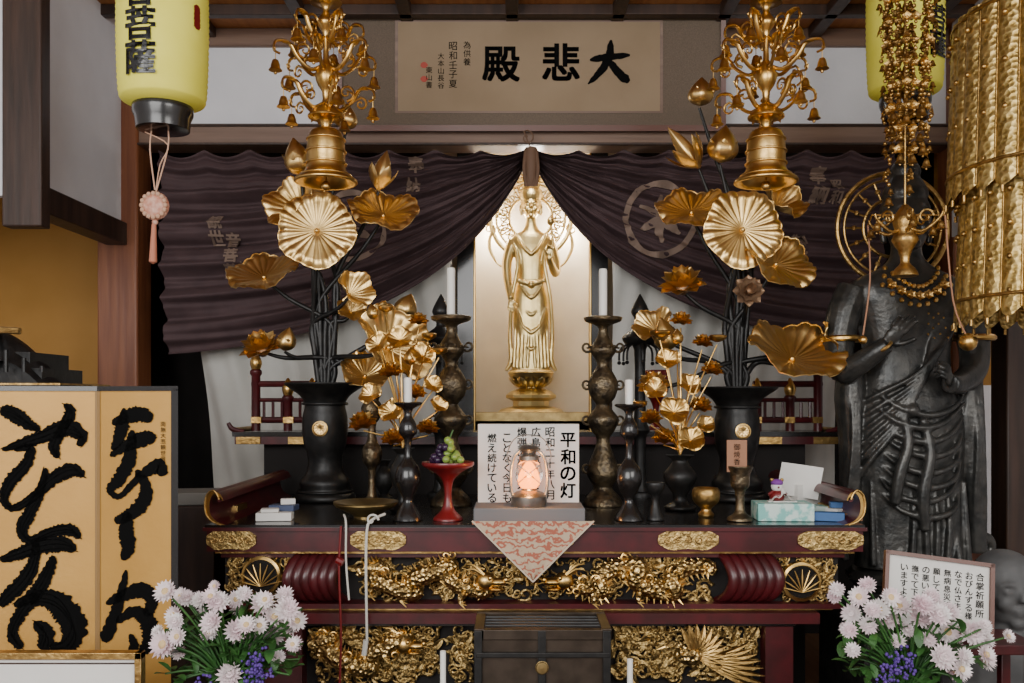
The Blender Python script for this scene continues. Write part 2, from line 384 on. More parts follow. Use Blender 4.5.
def hand(b,w,d,side,nrm,L,curl=.5,m=0):
    w=Vector(w);d=Vector(d).normalized();side=(Vector(side)-d*Vector(side).dot(d)).normalized();nrm=d.cross(side).normalized()*(1 if Vector(nrm).dot(d.cross(side))>0 else -1)
    M=Matrix((side,d,nrm)).transposed().to_4x4()
    b.sph(w+d*L*.26,(L*.20,L*.28,L*.10),m,12,M)
    for i,(o,l) in enumerate(((.16,.42),(.055,.48),(-.06,.44),(-.17,.34))):
        c=curl*(1+.25*i); p=w+d*L*.44+side*L*o; pts=[(*p,L*.060)]; a=c*.3
        for j in range(3):
            p=p+(d*cos(a)+nrm*sin(a)+side*o*.5).normalized()*L*l*.36; pts.append((*p,L*(.052-.007*j))); a+=c*.6
        b.tube(pts,m=m,n=2)
    p=w+d*L*.12+side*L*.14; pts=[(*p,L*.08)]
    for j in range(3):
        p=p+(d*.6+side*(.6-.2*j)+nrm*(.3*curl+.2)).normalized()*L*.17; pts.append((*p,L*(.068-.007*j)))
    b.tube(pts,m=m,n=2)
# --- central gilt Kannon
Y=4.9; u=Y/F
def q(px,py,dy=0.): v=P(px,py,Y); v.y+=dy; return v
b=MB()
def sec(px,py,rx,ry,dy=0): v=q(px,py,dy); return (v.x,v.y,v.z,rx*u,ry*u)
b.loft([sec(531,371,20,13),sec(531,362,18,12),sec(531,345,16.5,11),sec(531,320,18,12),sec(531,298,18,11.5),sec(531,280,14,9.5),sec(531,266,14.5,10),sec(531,250,18.5,10.5),sec(531,238,20,9),sec(531,231,9,7),sec(531,223,5.5,5.5),sec(531,215,5.5,5.5)],0)
head(b,q(531,207),26*u)
b.lathe([(11*u,0),(12*u,6*u),(8*u,14*u),(7*u,20*u),(8*u,26*u),(4*u,33*u),(.5*u,38*u)],tuple(q(531,200,.005)),0,16,3)
for k in range(7):
    a=(k-3)*.42; c=q(531,198); b.petal(Matrix.Translation(c)@Matrix.Rotation(a,4,'Z')@Matrix.Translation((0,-.055,0))@Matrix.Rotation(pi,4,'Z'),17*u,4.5*u,1.4,1.6,.2,0)
b.tube([(*q(513,241),6*u),(*q(507,262,-.01),5.2*u),(*q(508,283,-.03),4.2*u),(*q(511,300,-.06),3.2*u)],m=0,n=4)
hand(b,q(511,300,-.06),(0,-.1,-1),(1,0,0),(0,-1,0),16*u,.3)
b.tube([(*q(549,241),6*u),(*q(555,262,-.01),5.2*u),(*q(555,274,-.03),4.4*u),(*q(549,264,-.11),3.4*u),(*q(548,260,-.12),3.*u)],m=0,n=4)
hand(b,q(548,260,-.12),(0.1,-.2,1),(-1,0,0),(0,-1,0),15*u,.9)
b.tube([q(550,262,-.13),q(552,245,-.13),q(550,228,-.12)],.006,0,n=3); b.bud(q(550,230,-.12),(0,0,1),.06,.02)
for t in range(4):
    py=292+t*17; w=13-t*.6
    b.tube([(*q(531-w,py-9,-.04),.5*u),(*q(531,py+7,-.066),1.3*u),(*q(531+w,py-9,-.04),.5*u)],m=0,n=6)
for s in(-1,1):
    for o in(2.5,6,9.5,13,16): b.tube([(*q(531+s*o,296,-.052+.0001*o*o),.8*u),(*q(531+s*o*1.0,335,-.058+.0001*o*o),1.2*u),(*q(531+s*(o+1.5),368,-.066+.0001*o*o),1.4*u)],m=0,n=4)
    b.tube([(*q(531+s*19,240,-.02),1.8*u),(*q(531+s*13,262,-.05),2.*u),(*q(531+s*19,300,-.05),2.*u),(*q(531+s*21,335,-.02),2.2*u),(*q(531+s*20,360,-.02),2.6*u),(*q(531+s*25,371,-.02),1.6*u)],m=0,n=5)
    b.tube([(*q(531+s*15,234,-.03),1.*u),(*q(531+s*8,248,-.060),1.3*u),(*q(531,256,-.065),1.6*u)],m=0,n=4)
    b.tube([(*q(531+s*15,308,-.045),1.*u),(*q(531+s*9,326,-.075),1.6*u),(*q(531,334,-.08),2.*u)],m=0,n=4)
b.tube([(*q(516,281,-.04),1.8*u),(*q(531,285,-.058),2.2*u),(*q(546,281,-.04),1.8*u)],m=0,n=4)
b.sph(q(531,286,-.058),3.4*u)
body=b.build('figure',[golds],remesh=.0038,sm=1)
b=MB()
b.lpx(531,Y,[(20,370),(23,373),(19,380),(10,386),(10,390)],0,32,2)
for ring,(n,py,L,w,a0,a1) in enumerate(((12,388,17,6,.2,1.3),(12,386,15,6,.5,1.4),(12,381,12,5,.7,1.5))):
    for k in range(n): b.petal(Matrix.Translation(q(531,py))@Matrix.Rotation(2*pi*(k+.5*ring)/n,4,'Z')@Matrix.Translation((0,11*u,0)),L*u,w*u,a0,a1,.4,0)
b.lpx(531,Y,[(11,388),(20,391),(25,395),(25,398),(18,401),(18,406),(30,409),(33,412),(33,416),(36,418.4)],0,8)
hc=q(531,216,.06)
for r,th in((41,.012),(35,.006),(22,.008)):
    b.tube([hc+Vector((r*u*cos(a*pi/24),0,r*u*sin(a*pi/24))) for a in range(49)],th,0,8)
for k in range(24):
    a=k*pi/12; d=Vector((cos(a),0,sin(a))); b.tube([hc+d*22*u,hc+d*35*u],.004,0,6)
    b.spiral(hc+d*28.5*u,.03,1.2,a,1 if k%2 else -1,.0055,0,bulge=-.006)
    if sin(a)>-.4: b.spiral(hc+d*43*u,.03,1.1,a+2,1 if k%2 else -1,.007,0,bulge=-.01)
b.tube([hc+Vector((0,.02,-35*u)),q(531,300,.05),q(531,385,.03)],.012,0)
for s in(-1,1): b.tube([(*q(531+s*39,228,.05),.006),(*q(531+s*42,245,.05),.01),(*q(531+s*34,262,.04),.006),(*q(531+s*24,268,.03),.004)],m=0,n=4)
ped=b.build('pedestal_and_halo',[golds])
e=bpy.data.objects.new('gilded_kannon_statue',None); e.location=q(531,420); bpy.context.scene.collection.objects.link(e); child(e,[body,ped])
# --- right dark bodhisattva
Y=3.65; u=Y/F
def q2(px,py,dy=0.): return P(px,py,Y+dy)
b=MB(); g=MB()
b.loft([sec(910,566,54,32),sec(910,545,52,31),sec(910,520,50,30),sec(908,480,51,30),sec(907,440,54,32),sec(906,410,52,31),sec(906,380,44,27),sec(906,350,42,26),sec(906,318,48,27),sec(906,296,56,27),sec(906,282,54,23),sec(906,268,26,17),sec(906,256,15,14),sec(906,240,14,14)],0,36)
head(b,q(906,224),60*u)
b.lathe([(20*u,0),(22*u,9*u),(17*u,20*u),(14*u,25*u),(15*u,32*u),(9*u,42*u),(1*u,46*u)],tuple(q(906,202,.01)),0,18,3)
b.tube([(*q2(854,290),17*u),(*q2(844,315,-.01),17*u),(*q2(839,345,-.02),14.5*u),(*q2(842,370,-.06),13*u),(*q2(858,364,-.12),11.5*u),(*q2(876,352,-.17),9.5*u),(*q2(887,344,-.19),8*u)],m=0,n=5,seg=16)
hand(b,q2(886,345,-.19),(.55,-.25,.80),(.75,0,-.6),(0.3,-1,0),40*u,.35)
b.tube([(*q2(957,290),17*u),(*q2(967,315,-.01),17*u),(*q2(974,345,-.01),15*u),(*q2(973,370,-.05),13*u),(*q2(961,382,-.12),11*u),(*q2(950,384,-.18),9*u)],m=0,n=5,seg=16)
hand(b,q2(950,384,-.18),(-.35,-.5,.5),(.3,0,1),(-.5,.3,.6),34*u,1.1)
def T(pts,r,n=6): b.tube([(*q(x,y,d),(rr if rr else r)*u) for x,y,d,rr in [(p+(0,))[:4] if len(p)==3 else p for p in pts]],m=0,n=n,seg=10)
for k in range(6):
    T([(948-k*3,282+k*2,-.06),(938-k*5,330+k*7,-.125),(905-k*3,372+k*9,-.14),(868-k*1.5,395+k*13,-.095),(856,405+k*15,-.03)],2.6)
for k in range(8):
    py=405+k*14+R(-2,2); x_=R(-4,4)
    T([(864+k,py-16,-.08,1.2),(885+x_,py+2,-.137,2.8),(912+x_,py+9,-.150,3.6),(936+x_,py+1,-.137,2.6),(956-k,py-16,-.08,1.2)],2.3)
for k in range(9):
    x=864+k*11.5
    T([(x,480,-.11 if 2<k<7 else -.07,1.4),(x+1,520,-.13 if 2<k<7 else -.075,2.8),(x+R(-2,4),562,-.135 if 1<k<8 else -.085,3.6)],2.4)
b.loft([sec(852,545,7,12),sec(850,500,9,14),sec(851,440,11,16),sec(850,400,14,18),sec(850,372,12,16)],0,16)
b.loft([sec(976,552,10,12),sec(972,510,9,14),sec(966,455,11,16),sec(965,415,15,18),sec(968,380,12,16)],0,16)
T([(976,545,0,7),(986,538,0,6),(992,547,0,4),(985,556,0,4)],5)
T([(850,540,0,6),(842,548,0,5),(846,560,0,4)],5)
for s in(-1,1):
    for k in range(3): T([(910+s*(56+k*4),385,-.055),(910+s*(58+k*3),440,-.075),(910+s*(58+k*5),500,-.055),(910+s*(62+k*5),548,-.02)],2.2)
T([(888,412,-.13,4),(892,440,-.15,5),(884,470,-.15,6),(880,500,-.14,5)],4); T([(906,412,-.13,4),(912,450,-.16,5),(905,490,-.16,6),(908,525,-.15,5)],4)
b.sph(q(897,410,-.14),7*u)
for s in(-1,1): b.sph(q(910+s*18,568,-.10),(11*u,26*u,7*u),0)
fig=b.build('figure',[stonegrey],remesh=.0055,sm=1)
bvb=BVHTree.FromPolygons([Vector(v) for v in b.V],b.F)
def on(px,py,off=.006):
    o=P(px,py,Y); h=bvb.ray_cast(Vector((o.x,2.9,o.z)),Vector((0,1,0)))
    return Vector((o.x,(h[0].y if h[0] is not None else Y-.1)-off,o.z))
for r0,pyo,n in((26,270,13),(30,279,17),(33,288,9)):
    for k in range(n):
        a=(k/(n-1)-.5)*2; g.sph(on(906+a*r0,pyo+20*(1-a*a)),2.7*u,0,8)
for k in range(7): g.flower(on(880+k*8.6,288+11*(1-((k-3)/3)**2),.01),(0,-1,0),5.5*u,0,((6,1.,.4,.3,.6),),core=0)
for (x,y) in((841,339),(974,338)): g.tube([q2(x,y,-.015)+Vector((17.5*u*cos(a*pi/8),17.5*u*sin(a*pi/8),0)) for a in range(17)],3.2*u,0)
g.tube([q2(884,347,-.185)+Vector((6*u*cos(a*pi/8),8.5*u*sin(a*pi/8),5*u*cos(a*pi/8))) for a in range(17)],1.8*u,0)
for k in range(12):
    for j in range(3):
        x=876+k*5; y=316+j*10+(k%2)*4
        if not(860<x<915 and y>300): g.sph(on(x,y,.001),1.2*u,0,6)
hc=q(906,222,.13)
for r,th in((57,2.6),(50,1.4),(30,1.8)): g.tube([hc+Vector((r*u*cos(a*pi/24),0,r*u*sin(a*pi/24))) for a in range(49)],th*u,3)
for k in range(16):
    a=k*pi/8; d=Vector((cos(a),0,sin(a))); g.tube([hc+d*30*u,hc+d*50*u],1.2*u,3,6); g.sph(hc+d*40*u,3*u,3,8)
g.tube([hc-Vector((0,0,30*u)),q(906,300,.1)],2.4*u,1)
g.lpx(910,Y,[(40,566),(56,570),(62,578),(52,588),(58,598),(64,602)],2,12)
for k in range(16): g.petal(Matrix.Translation(q(910,588))@Matrix.Rotation(2*pi*k/16,4,'Z')@Matrix.Translation((0,50*u,0)),20*u,9*u,.4,1.5,.4,2)
zb=ZZ(602,Y); x0=XX(910,Y); g.bb(x0-.28,x0+.28,Y-.24,Y+.26,0,zb,2); g.bb(x0-.30,x0+.30,Y-.26,Y+.28,zb-.05,zb-.01,2)
orn=g.build('ornaments_and_base',[gold,bronze,stonegrey,goldd])
e=bpy.data.objects.new('bronze_bodhisattva_statue',None); e.location=(x0,Y,0); bpy.context.scene.collection.objects.link(e); child(e,[fig,orn])
# ---------------------------------------------------------------- altar
ZT=ZZ(525,3.0)
def carve(b,x0,x1,z0,z1,y,n,m,smin=.014,smax=.03):
    for k in range(n):
        r=R(smin,smax); x=R(x0+r,x1-r); z=R(z0+r*.8,z1-r*.8)
        a=R(0,6.28); s=random.choice((-1,1))
        t=Vector((x+cos(a)*r*1.9,y,z+sin(a)*r*1.6)); t.x=min(max(t.x,x0),x1); t.z=min(max(t.z,z0),z1)
        b.spiral((x,y-.004,z),r,R(.9,1.4),a,s,r*.24,m,n=11,bulge=R(.006,.016),tail=t,seg=6)
        if k%3==0: b.petal(Matrix.Translation((x,y-.010,z))@Matrix.Rotation(pi/2,4,'X')@Matrix.Rotation(R(0,6.28),4,'Z'),r*1.8,r*.42,.6,-.5,.4,m,4,2)
def dragon(b,x0,x1,zc,amp,y,m,dirn=1,r0=.021,waves=1.6,ms=6):
    N=110; pts=[]
    for i in range(N+1):
        t=i/N; x=x0+(x1-x0)*t+.03*sin(t*waves*4*pi); z=zc+amp*sin(t*waves*2*pi+.6); rr=r0*(.3+.9*sin(pi*min(1,(t*.9+.08)))**.6)*(1+.07*(i%2))
        pts.append((x,y-.022-.012*cos(t*waves*4*pi),z,rr))
    b.tube(pts,m=ms,seg=10)
    for i in range(3,N-2,2):
        p=Vector(pts[i][:3]); d=(Vector(pts[i+1][:3])-Vector(pts[i-1][:3])).normalized(); nn=Vector((-d.z,-.25,d.x)).normalized()
        b.tube([(*(p+nn*pts[i][3]*.8),.006),(*(p+nn*(pts[i][3]+.018)-d*.006),.001)],m=m,seg=5)
        b.tube([(*(p-nn*pts[i][3]*.7+Vector((0,-.01,0))),.004),(*(p-nn*(pts[i][3]*1.1)+d*.008+Vector((0,-.01,0))),.001)],m=m,seg=5)
    for t in(.22,.42,.62,.8):
        i=int(t*N); p=Vector(pts[i][:3]); s=1 if (i%2) else -1
        f=p+Vector((.03*s,-.02,-.045)); b.tube([(*p,.014),(*(p+Vector((-.025,-.018,-.02))),.012),(*f,.008)],m=ms,n=3)
        for c in(-.6,0,.6): b.tube([(*f,.005),(*(f+Vector((.022*cos(c),-.006,-.022*sin(c)-.006))),.0015)],m=m,seg=5)
        for j in range(2): b.spiral(p+Vector((R(-.03,.03),-.02,R(.025,.04))),R(.012,.018),1.1,R(0,6),random.choice((-1,1)),.004,m,bulge=.008)
    e_=Vector(pts[-1 if dirn>0 else 0][:3])+Vector((0,-.018,0)); d=-1 if x1<x0 else 1
    b.sph(e_,(.036,.028,.030),m); b.sph(e_+Vector((d*.040,-.008,-.002)),(.032,.020,.015),m); b.sph(e_+Vector((d*.034,-.004,-.028)),(.026,.016,.008),m); b.sph(e_+Vector((d*.066,-.012,.006)),(.011,.013,.011),m)
    for s in(0,1):
        b.tube([(*(e_+Vector((-d*.005,-.01,.018))),.007),(*(e_+Vector((-d*.04,-.012,.04+.012*s))),.005),(*(e_+Vector((-d*.07,-.012,.038+.02*s))),.001)],m=m,n=3,seg=6)
        b.tube([(*(e_+Vector((d*.06,-.018,0))),.003),(*(e_+Vector((d*.09,-.02,.02-.03*s))),.002),(*(e_+Vector((d*.07,-.02,.045-.08*s))),.001)],m=m,n=4,seg=5)
        for j in range(3): b.tube([(*(e_+Vector((d*(.03+.012*j),-.016,-.010))),.003),(*(e_+Vector((d*(.03+.012*j),-.018,-.022))),.0008)],m=m,seg=5)
    b.sph(e_+Vector((d*.014,-.028,.014)),.008,m)
    for k in range(9):
        a=k*.8; b.spiral(e_+Vector((-d*.036,-.002,.0))+Vector((cos(a)*.026,0,sin(a)*.036)),.016,1.,a,1,.004,m,bulge=.01)
b=MB(); RD,BK,GD,GC_,DK,BR=0,1,2,3,4,5
xl,xr=XX(205,3.),XX(865,3.)
b.bb(xl,xr,3.0,3.98,ZT-.018,ZT,BK)
b.bb(xl+.004,xr-.004,3.006,3.96,ZZ(552,3.),ZT-.018,RD)
b.bb(xl-.006,xr+.006,2.994,3.01,ZT-.020,ZT-.008,RD)
for (a0,a1) in((206,256),(350,406),(496,574),(658,719),(798,864)):
    cx=(a0+a1)/2; w=(a1-a0)/2; pts=[]
    for t in range(33):
        a=2*pi*t/32; c,s_=cos(a),sin(a); pts.append(P(cx+w*math.copysign(abs(c)**.8,c),540+10*math.copysign(abs(s_)**.6,s_)*(1+.12*cos(6*a)),2.998))
    n=32; pts=pts[:32]; V=[Vector(p) for p in pts]+[Vector(p)+Vector((0,.01,0)) for p in pts]
    b.add(V,[tuple(range(n))]+[(i,(i+1)%n,n+(i+1)%n,n+i) for i in range(n)],GC_)
    for k in range(5): b.spiral(P(cx-w*.7+k*w*.35,540,2.996),.012,1.2,k,1 if k%2 else -1,.0022,7,bulge=.002)
def step(pxa,pxb,pya,pyb,y,m): b.bb(XX(pxa,3.),XX(pxb,3.),y,3.94,ZZ(pyb,3.),ZZ(pya,3.),m)
step(212,858,552,555,3.03,7); step(216,850,555,560,3.05,RD)
step(222,846,558,606,3.10,DK)
zt,zb=ZZ(556,3.),ZZ(608,3.)
for a0,a1,mx,my in((218,290,258,578),(777,846,805,584)):
    x0,x1=XX(a0,3.),XX(a1,3.); b.bb(x0,x1,3.075,3.1,zb,zt,DK); carve(b,x0,x1,zb,zt,3.075,85,GC_,.010,.02)
    c=P(mx,my,3.0); c.y=3.040
    X=Matrix.Translation(c)@Matrix.Rotation(pi/2,4,'X')
    b.lathe([(.066,-.02),(.066,.006),(.058,.010),(.056,.004),(.001,.004)],(0,0,0),GD,36,X=X); b.lathe([(.055,0),(.055,.007),(.001,.007)],(0,0,0),BK,36,X=X)
    for k in range(9):
        a=(k-4)*.33; d=Vector((sin(a),0,cos(a))); b.tube([(*(c+Vector((0,-.012,-.035))),.0010),(*(c+Vector((0,-.014,-.035))+d*.05),.0032),(*(c+Vector((0,-.012,-.035))+d*.078),.001)],m=GD,seg=6)
for a0,a1 in((291,343),(722,776)):
    n=6
    for k in range(n):
        px=a0+(a1-a0)*(k+.5)/n; x=XX(px,3.); z0,z1=ZZ(606,3.),ZZ(554,3.)
        sgn=-1 if a0<500 else 1
        b.tube([(x+sgn*(-.018),3.09,z1,.010),(x+sgn*.010,3.03,z1-.03,.0175),(x+sgn*.026,3.0,(z0+z1)/2,.020),(x+sgn*.010,3.03,z0+.03,.0175),(x-sgn*.018,3.09,z0,.010)],m=RD,n=5,seg=12)
x0,x1=XX(347,3.),XX(720,3.); carve(b,x0,x1,zb+.004,zt-.004,3.092,240,GC_,.012,.027)
xm=(x0+x1)/2
dragon(b,x1-.03,xm+.13,(zt+zb)/2+.002,.044,3.060,GD,1,.027,1.9); dragon(b,x0+.03,xm-.13,(zt+zb)/2+.002,.044,3.060,GD,1,.027,1.9)
b.sph((xm,3.045,(zt+zb)/2+.012),.026,GD)
for k in range(6): b.tube([(xm+.03*cos(k),3.05,(zt+zb)/2+.03*sin(k),.006),(xm+.05*cos(k+.3),3.05,(zt+zb)/2+.02+.06*abs(sin(k)),.001)],m=GD)
step(222,846,606,611,3.03,RD); step(228,838,611,613.5,3.05,7); step(236,820,613.5,624,3.0,RD); step(250,800,624,629,3.04,BK)
step(262,796,629,760,3.10,DK)
for a0,a1 in((262,300),(768,796)): b.bb(XX(a0,3.),XX(a1,3.),3.03,3.12,.20,ZZ(629,3.),RD)
for a0,a1,n in((302,440,150),(444,476,24),(612,768,160)):
    x0,x1=XX(a0,3.),XX(a1,3.); z1=ZZ(627,3.); z0=ZZ(690,3.)
    carve(b,x0,x1,z0,z1,3.088,n,GC_,.014,.032)
x0,x1=XX(308,3.),XX(436,3.); dragon(b,x0,x1-.09,ZZ(655,3.),.050,3.050,GD,1,.028,1.3)
c=P(690,655,3.03)
b.sph(c,(.05,.03,.035),6); b.tube([(*c,.02),(*(c+Vector((-.05,-.01,.04))),.013),(*(c+Vector((-.08,-.01,.03))),.014)],m=6,n=4); b.tube([(*(c+Vector((-.085,-.01,.03))),.008),(*(c+Vector((-.115,-.01,.02))),.001)],m=GD)
for k in range(11):
    a=-.5+k*.25; b.petal(Matrix.Translation(c+Vector((.02,-.01,0)))@Matrix.Rotation(pi/2,4,'X')@Matrix.Rotation(-a,4,'Z'),.11,.012,.3,-.3,.5,7,6,2)
for k in range(8):
    b.petal(Matrix.Translation(c+Vector((.04,-.005,-.02)))@Matrix.Rotation(pi/2,4,'X')@Matrix.Rotation(-1.2-k*.12,4,'Z'),.17+.01*k,.010,.2,-.2,.5,7,8,2)
b.bb(XX(236,3.),XX(826,3.),2.98,3.96,0,.20,BK); b.bb(XX(230,3.),XX(834,3.),2.96,3.97,.20,.24,RD)
for s,xe in((-1,xl),(1,xr)):
    pr=[(-.02,0),(.01,.012),(.03,.035),(.035,.07),(.028,.10),(.01,.115),(-.004,.105),(-.012,.085)]
    pr=cr([(a,c) for a,c in pr],4)
    b.tube([( xe-s*.035+s*pr[-1][0],3.0,ZT+pr[-1][1],.009),(xe-s*.035+s*pr[-1][0],3.92,ZT+pr[-1][1],.009)],m=RD)
    for off,mm in((0,RD),(.018,RD)):
        V=[];n=len(pr)
        for yy in(3.0,3.92):
            for (a,c) in pr: V.append((xe-s*.035+s*(a-off*.8),yy,ZT+c*(1-off*3)))
        b.add(V,[(i,i+1,n+i+1,n+i) for i in range(n-1)],mm)
    V=[(xe-s*.035+s*a,3.0,ZT+c) for a,c in pr]+[(xe-s*.035+s*(a-.0144),3.0,ZT+c*.946) for a,c in pr]; n=len(pr)
    b.add(V,[(i,i+1,n+i+1,n+i) for i in range(n-1)],GD)
    b.tube([(xe-s*.035+s*a,2.998,ZT+c) for a,c in pr],.0035,7)
    b.box((xe-s*.02,3.3,ZT+.02),(.03,.12,.03),GD)
zu=ZZ(432,4.0); xa,xb=XX(232,4.),XX(838,4.)
b.bb(xa,xb,4.0,4.28,zu-.02,zu,BK); b.bb(xa+.01,xb-.01,4.005,4.27,zu-.055,zu-.02,RD)
for px in(248,300,770,826): b.pb(px-12,px+12,437,444,3.998,.01,7)
for s,xe in((-1,xa),(1,xb)):
    b.tube([(xe-s*.05,4.01,zu,.01),(xe,4.01,zu+.012,.012),(xe+s*.02,4.01,zu+.04,.009)],m=RD,n=4); b.tube([(xe-s*.01,4.01,zu+.01,.01),(xe-s*.01,4.26,zu+.01,.01)],m=7)
b.bb(xa+.12,xb-.12,4.08,4.24,0,zu-.055,DK)
for pxs in((256,288,312),(757,790,818)):
    for k,px in enumerate(pxs):
        tall=(px in(256,818)); t=362 if tall else 388
        b.lpx(px,4.06,[(4.5,431),(4.5,t+14),(6,t+12),(6,t+9),(4,t+7)],RD,12); b.lpx(px,4.06,[(4,t+8),(6,t+2),(5,t-3),(1,t-10)],GD,12,2)
    for py in(384,400,420): b.tube([P(pxs[0]-4,py,4.06),P(pxs[2]+4,py,4.06)],.014 if py!=400 else .009,RD)
    for px in range(int(pxs[0])+8,int(pxs[2]),9): b.tube([P(px,402,4.06),P(px,420,4.06)],.007,RD)
    for px in pxs: b.pb(px-5,px+5,417,423,4.035,.05,7)
altar=b.build('buddhist_altar',[red,black,gold,goldc,dark,brass,goldsc,goldd])
# ---------------------------------------------------------------- big lotus arrangements
def sign(x): return 1 if x>0 else -1
def vase(b,cx,y,top,bot,r,m,gm):
    h=bot-top
    b.lpx(cx,y,[(r*.3,bot),(r*.72,bot),(r*.74,bot-h*.05),(r*.6,bot-h*.09),(r*.62,bot-h*.16),(r*.46,bot-h*.24),(r*.42,bot-h*.36),(r*.52,bot-h*.48),(r*.56,bot-h*.6),(r*.55,bot-h*.72),(r*.5,bot-h*.82),(r*.62,bot-h*.9),(r*.9,bot-h*.97),(r,top),(r*.96,top-1),(r*.8,top+3),(r*.1,top+6)],m,36,3)
    for py,q_ in((bot-h*.08,.66),(bot-h*.83,.54)): 
        c=P(cx,py,y); b.tube([c+Vector((q_*r*y/F*cos(a*pi/16),q_*r*y/F*sin(a*pi/16),0)) for a in range(33)],.006,m)
    c=P(cx,bot-h*.62,y); c.y-=r*.56*y/F
    b.lathe([(.032,0),(.032,.008),(.026,.010),(.024,.006),(.001,.006)],(0,0,0),gm,24,X=Matrix.Translation(c)@Matrix.Rotation(pi/2,4,'X'))
    for k in range(8): b.petal(Matrix.Translation(c+Vector((0,-.008,0)))@Matrix.Rotation(pi/2,4,'X')@Matrix.Rotation(k*pi/4,4,'Z'),.022,.006,.3,.1,.3,gm,3,2)
def arrangement(name,cx,y,leaves,buds,flowers,vt,vb,vr,sway=1):
    b=MB(); vase(b,cx,y,vt,vb,vr,0,1)
    base=P(cx,vt+4,y); i=0
    for L in leaves+buds+flowers:
        px,py=L[0],L[1]; t=P(px,py,y); dy=L[2]; t.y+=dy
        k=(i%5-2); i+=1
        if py<vt-70:
            up=min(vt-60,max(py+85,250 if abs(px-cx)<60 else py+60))
            m1=P(cx+k*5,(vt+up)/2,y); m2=P(cx+k*6,up,y)
        else:
            m1=P(cx+k*5,vt-14,y); m2=P(cx+k*6+(px-cx)*.2,vt-26,y)
        end=t+Vector((0,.014,-.004))
        m3=end.lerp(m2,.35); m3.z-=.015
        b.tube([(*(base+Vector((k*.012,.012*(i%3),0))),.012),(*m1,.012),(*m2,.0115),(*m3,.009),(*end,.006)],m=2,n=6,seg=8)
    for (px,py,dy,r,ax,cup,ruf,sx,fold,roll) in leaves:
        c=P(px,py,y); c.y+=dy; b.leaf(c,ax,r*y/F,1,cup,ruf,22,sx,roll,5,fold)
    for (px,py,dy,h,r,ax) in buds:
        c=P(px,py,y); c.y+=dy; b.bud(c,ax,h*y/F,r*y/F,1)
    for (px,py,dy,r,ax,mm) in flowers:
        c=P(px,py,y); c.y+=dy; b.flower(c,ax,r*y/F,1 if mm else 3,core=3)
    return b.build(name,[blackm,goldb,blackm,copper],angle=60)
yA=3.74
arrangement('gold_lotus_arrangement',325,yA,
 [(324,237,-.14,36,(.10,-1,.05),.14,.05,1,0,0),(385,218,-.05,34,(.15,-.62,.72),.25,.10,1,.1,0),(300,210,-.02,28,(-.4,-.7,.35),.45,.15,1,.3,0),
  (268,279,-.06,34,(-.1,-.58,.78),.25,.08,1,.08,0),(306,196,.05,22,(-.3,-.6,.5),.5,.2,1,0,0),(354,297,-.1,19,(.6,-.6,.4),.6,.15,1,.3,.5),
  (394,350,-.16,40,(.60,-.75,.35),.35,.12,.8,.3,.7),(366,376,-.02,24,(.2,-.7,.6),.4,.15,1,.1,0),(352,312,-.02,14,(.2,-.8,.5),.5,.15,1,.1,0)],
 [(378,190,0,40,9,(.25,-.1,1)),(303,178,-.05,36,12,(-.15,-.2,1)),(345,130,0,26,11,(.1,-.1,1)),(290,352,-.1,24,9,(.3,-.2,1)),(402,318,0,26,11,(.4,-.1,1))],
 [(268,352,-.08,22,(-.2,-.5,1),1)],384,500,40)
arrangement('gold_lotus_arrangement.001',737,yA,
 [(734,236,-.14,37,(.05,-1,.05),.14,.05,1,0,0),(769,268,-.10,35,(.3,-.75,.55),.25,.10,1,.1,0),(690,214,-.03,34,(-.15,-.62,.72),.22,.10,1,.1,0),
  (776,208,0,24,(.35,-.6,.6),.5,.18,1,.3,0),(783,360,-.12,45,(.12,-.60,.78),.3,.10,1.,.12,0),(822,342,-.1,18,(.5,-.6,.4),.4,.2,1,.2,0),(655,330,-.02,20,(-.4,-.6,.6),.5,.15,1,.2,0)],
 [(700,168,0,52,8,(-.75,-.1,.9)),(718,166,-.05,36,14,(.1,-.2,1)),(700,106,0,28,12,(.05,-.1,1)),(665,352,-.1,34,11,(-.3,-.2,1)),(775,190,.02,30,10,(.2,0,1))],
 [(680,290,-.05,24,(-.2,-.5,1),1),(738,296,-.16,15,(0,-1,.1),0),(650,388,-.1,17,(-.2,-.5,1),1)],388,500,40)
def small(name,cx,y,items,vt,vb,vr):
    b=MB(); h=vb-vt
    b.lpx(cx,y,[(vr*.9,vb),(vr,vb-3),(vr*.5,vb-h*.14),(vr*.45,vb-h*.28),(vr*.95,vb-h*.5),(vr*1.0,vb-h*.66),(vr*.55,vb-h*.84),(vr*.5,vb-h*.92),(vr*.9,vt),(vr*.4,vt+2)],0,24,3)
    for i,(px,py,r,kind) in enumerate(items):
        t=P(px,py,y); t.y+=-.06*((i*37%5)/4-.3); c=P(cx,vt,y); sx=sign(px-cx)
        b.tube([(*c,.004),(*P(cx+(px-cx)*.25,(vt*.6+py*.4),y),.004),(*(t+Vector((0,.01,-.02))),.003)],m=1,n=5,seg=6)
        s_=r*y/F
        if kind=='f': b.flower(t,((px-cx)*.004,-.45,1),s_,1)
        elif kind=='l': b.leaf(t,((px-cx)*.012,-.9,.5),s_,1,.3,.15,14,.9,R(0,3),4,.15)
        elif kind=='b': b.bud(t,((px-cx)*.006,-.1,1),s_*2,s_*.7,1)
        else: b.lathe([(s_*.3,-.01),(s_,.0),(s_*1.1,.012),(s_*.9,.016),(s_*.1,.012)],tuple(t),1,16)
    return b.build(name,[blackm,gold],angle=60)
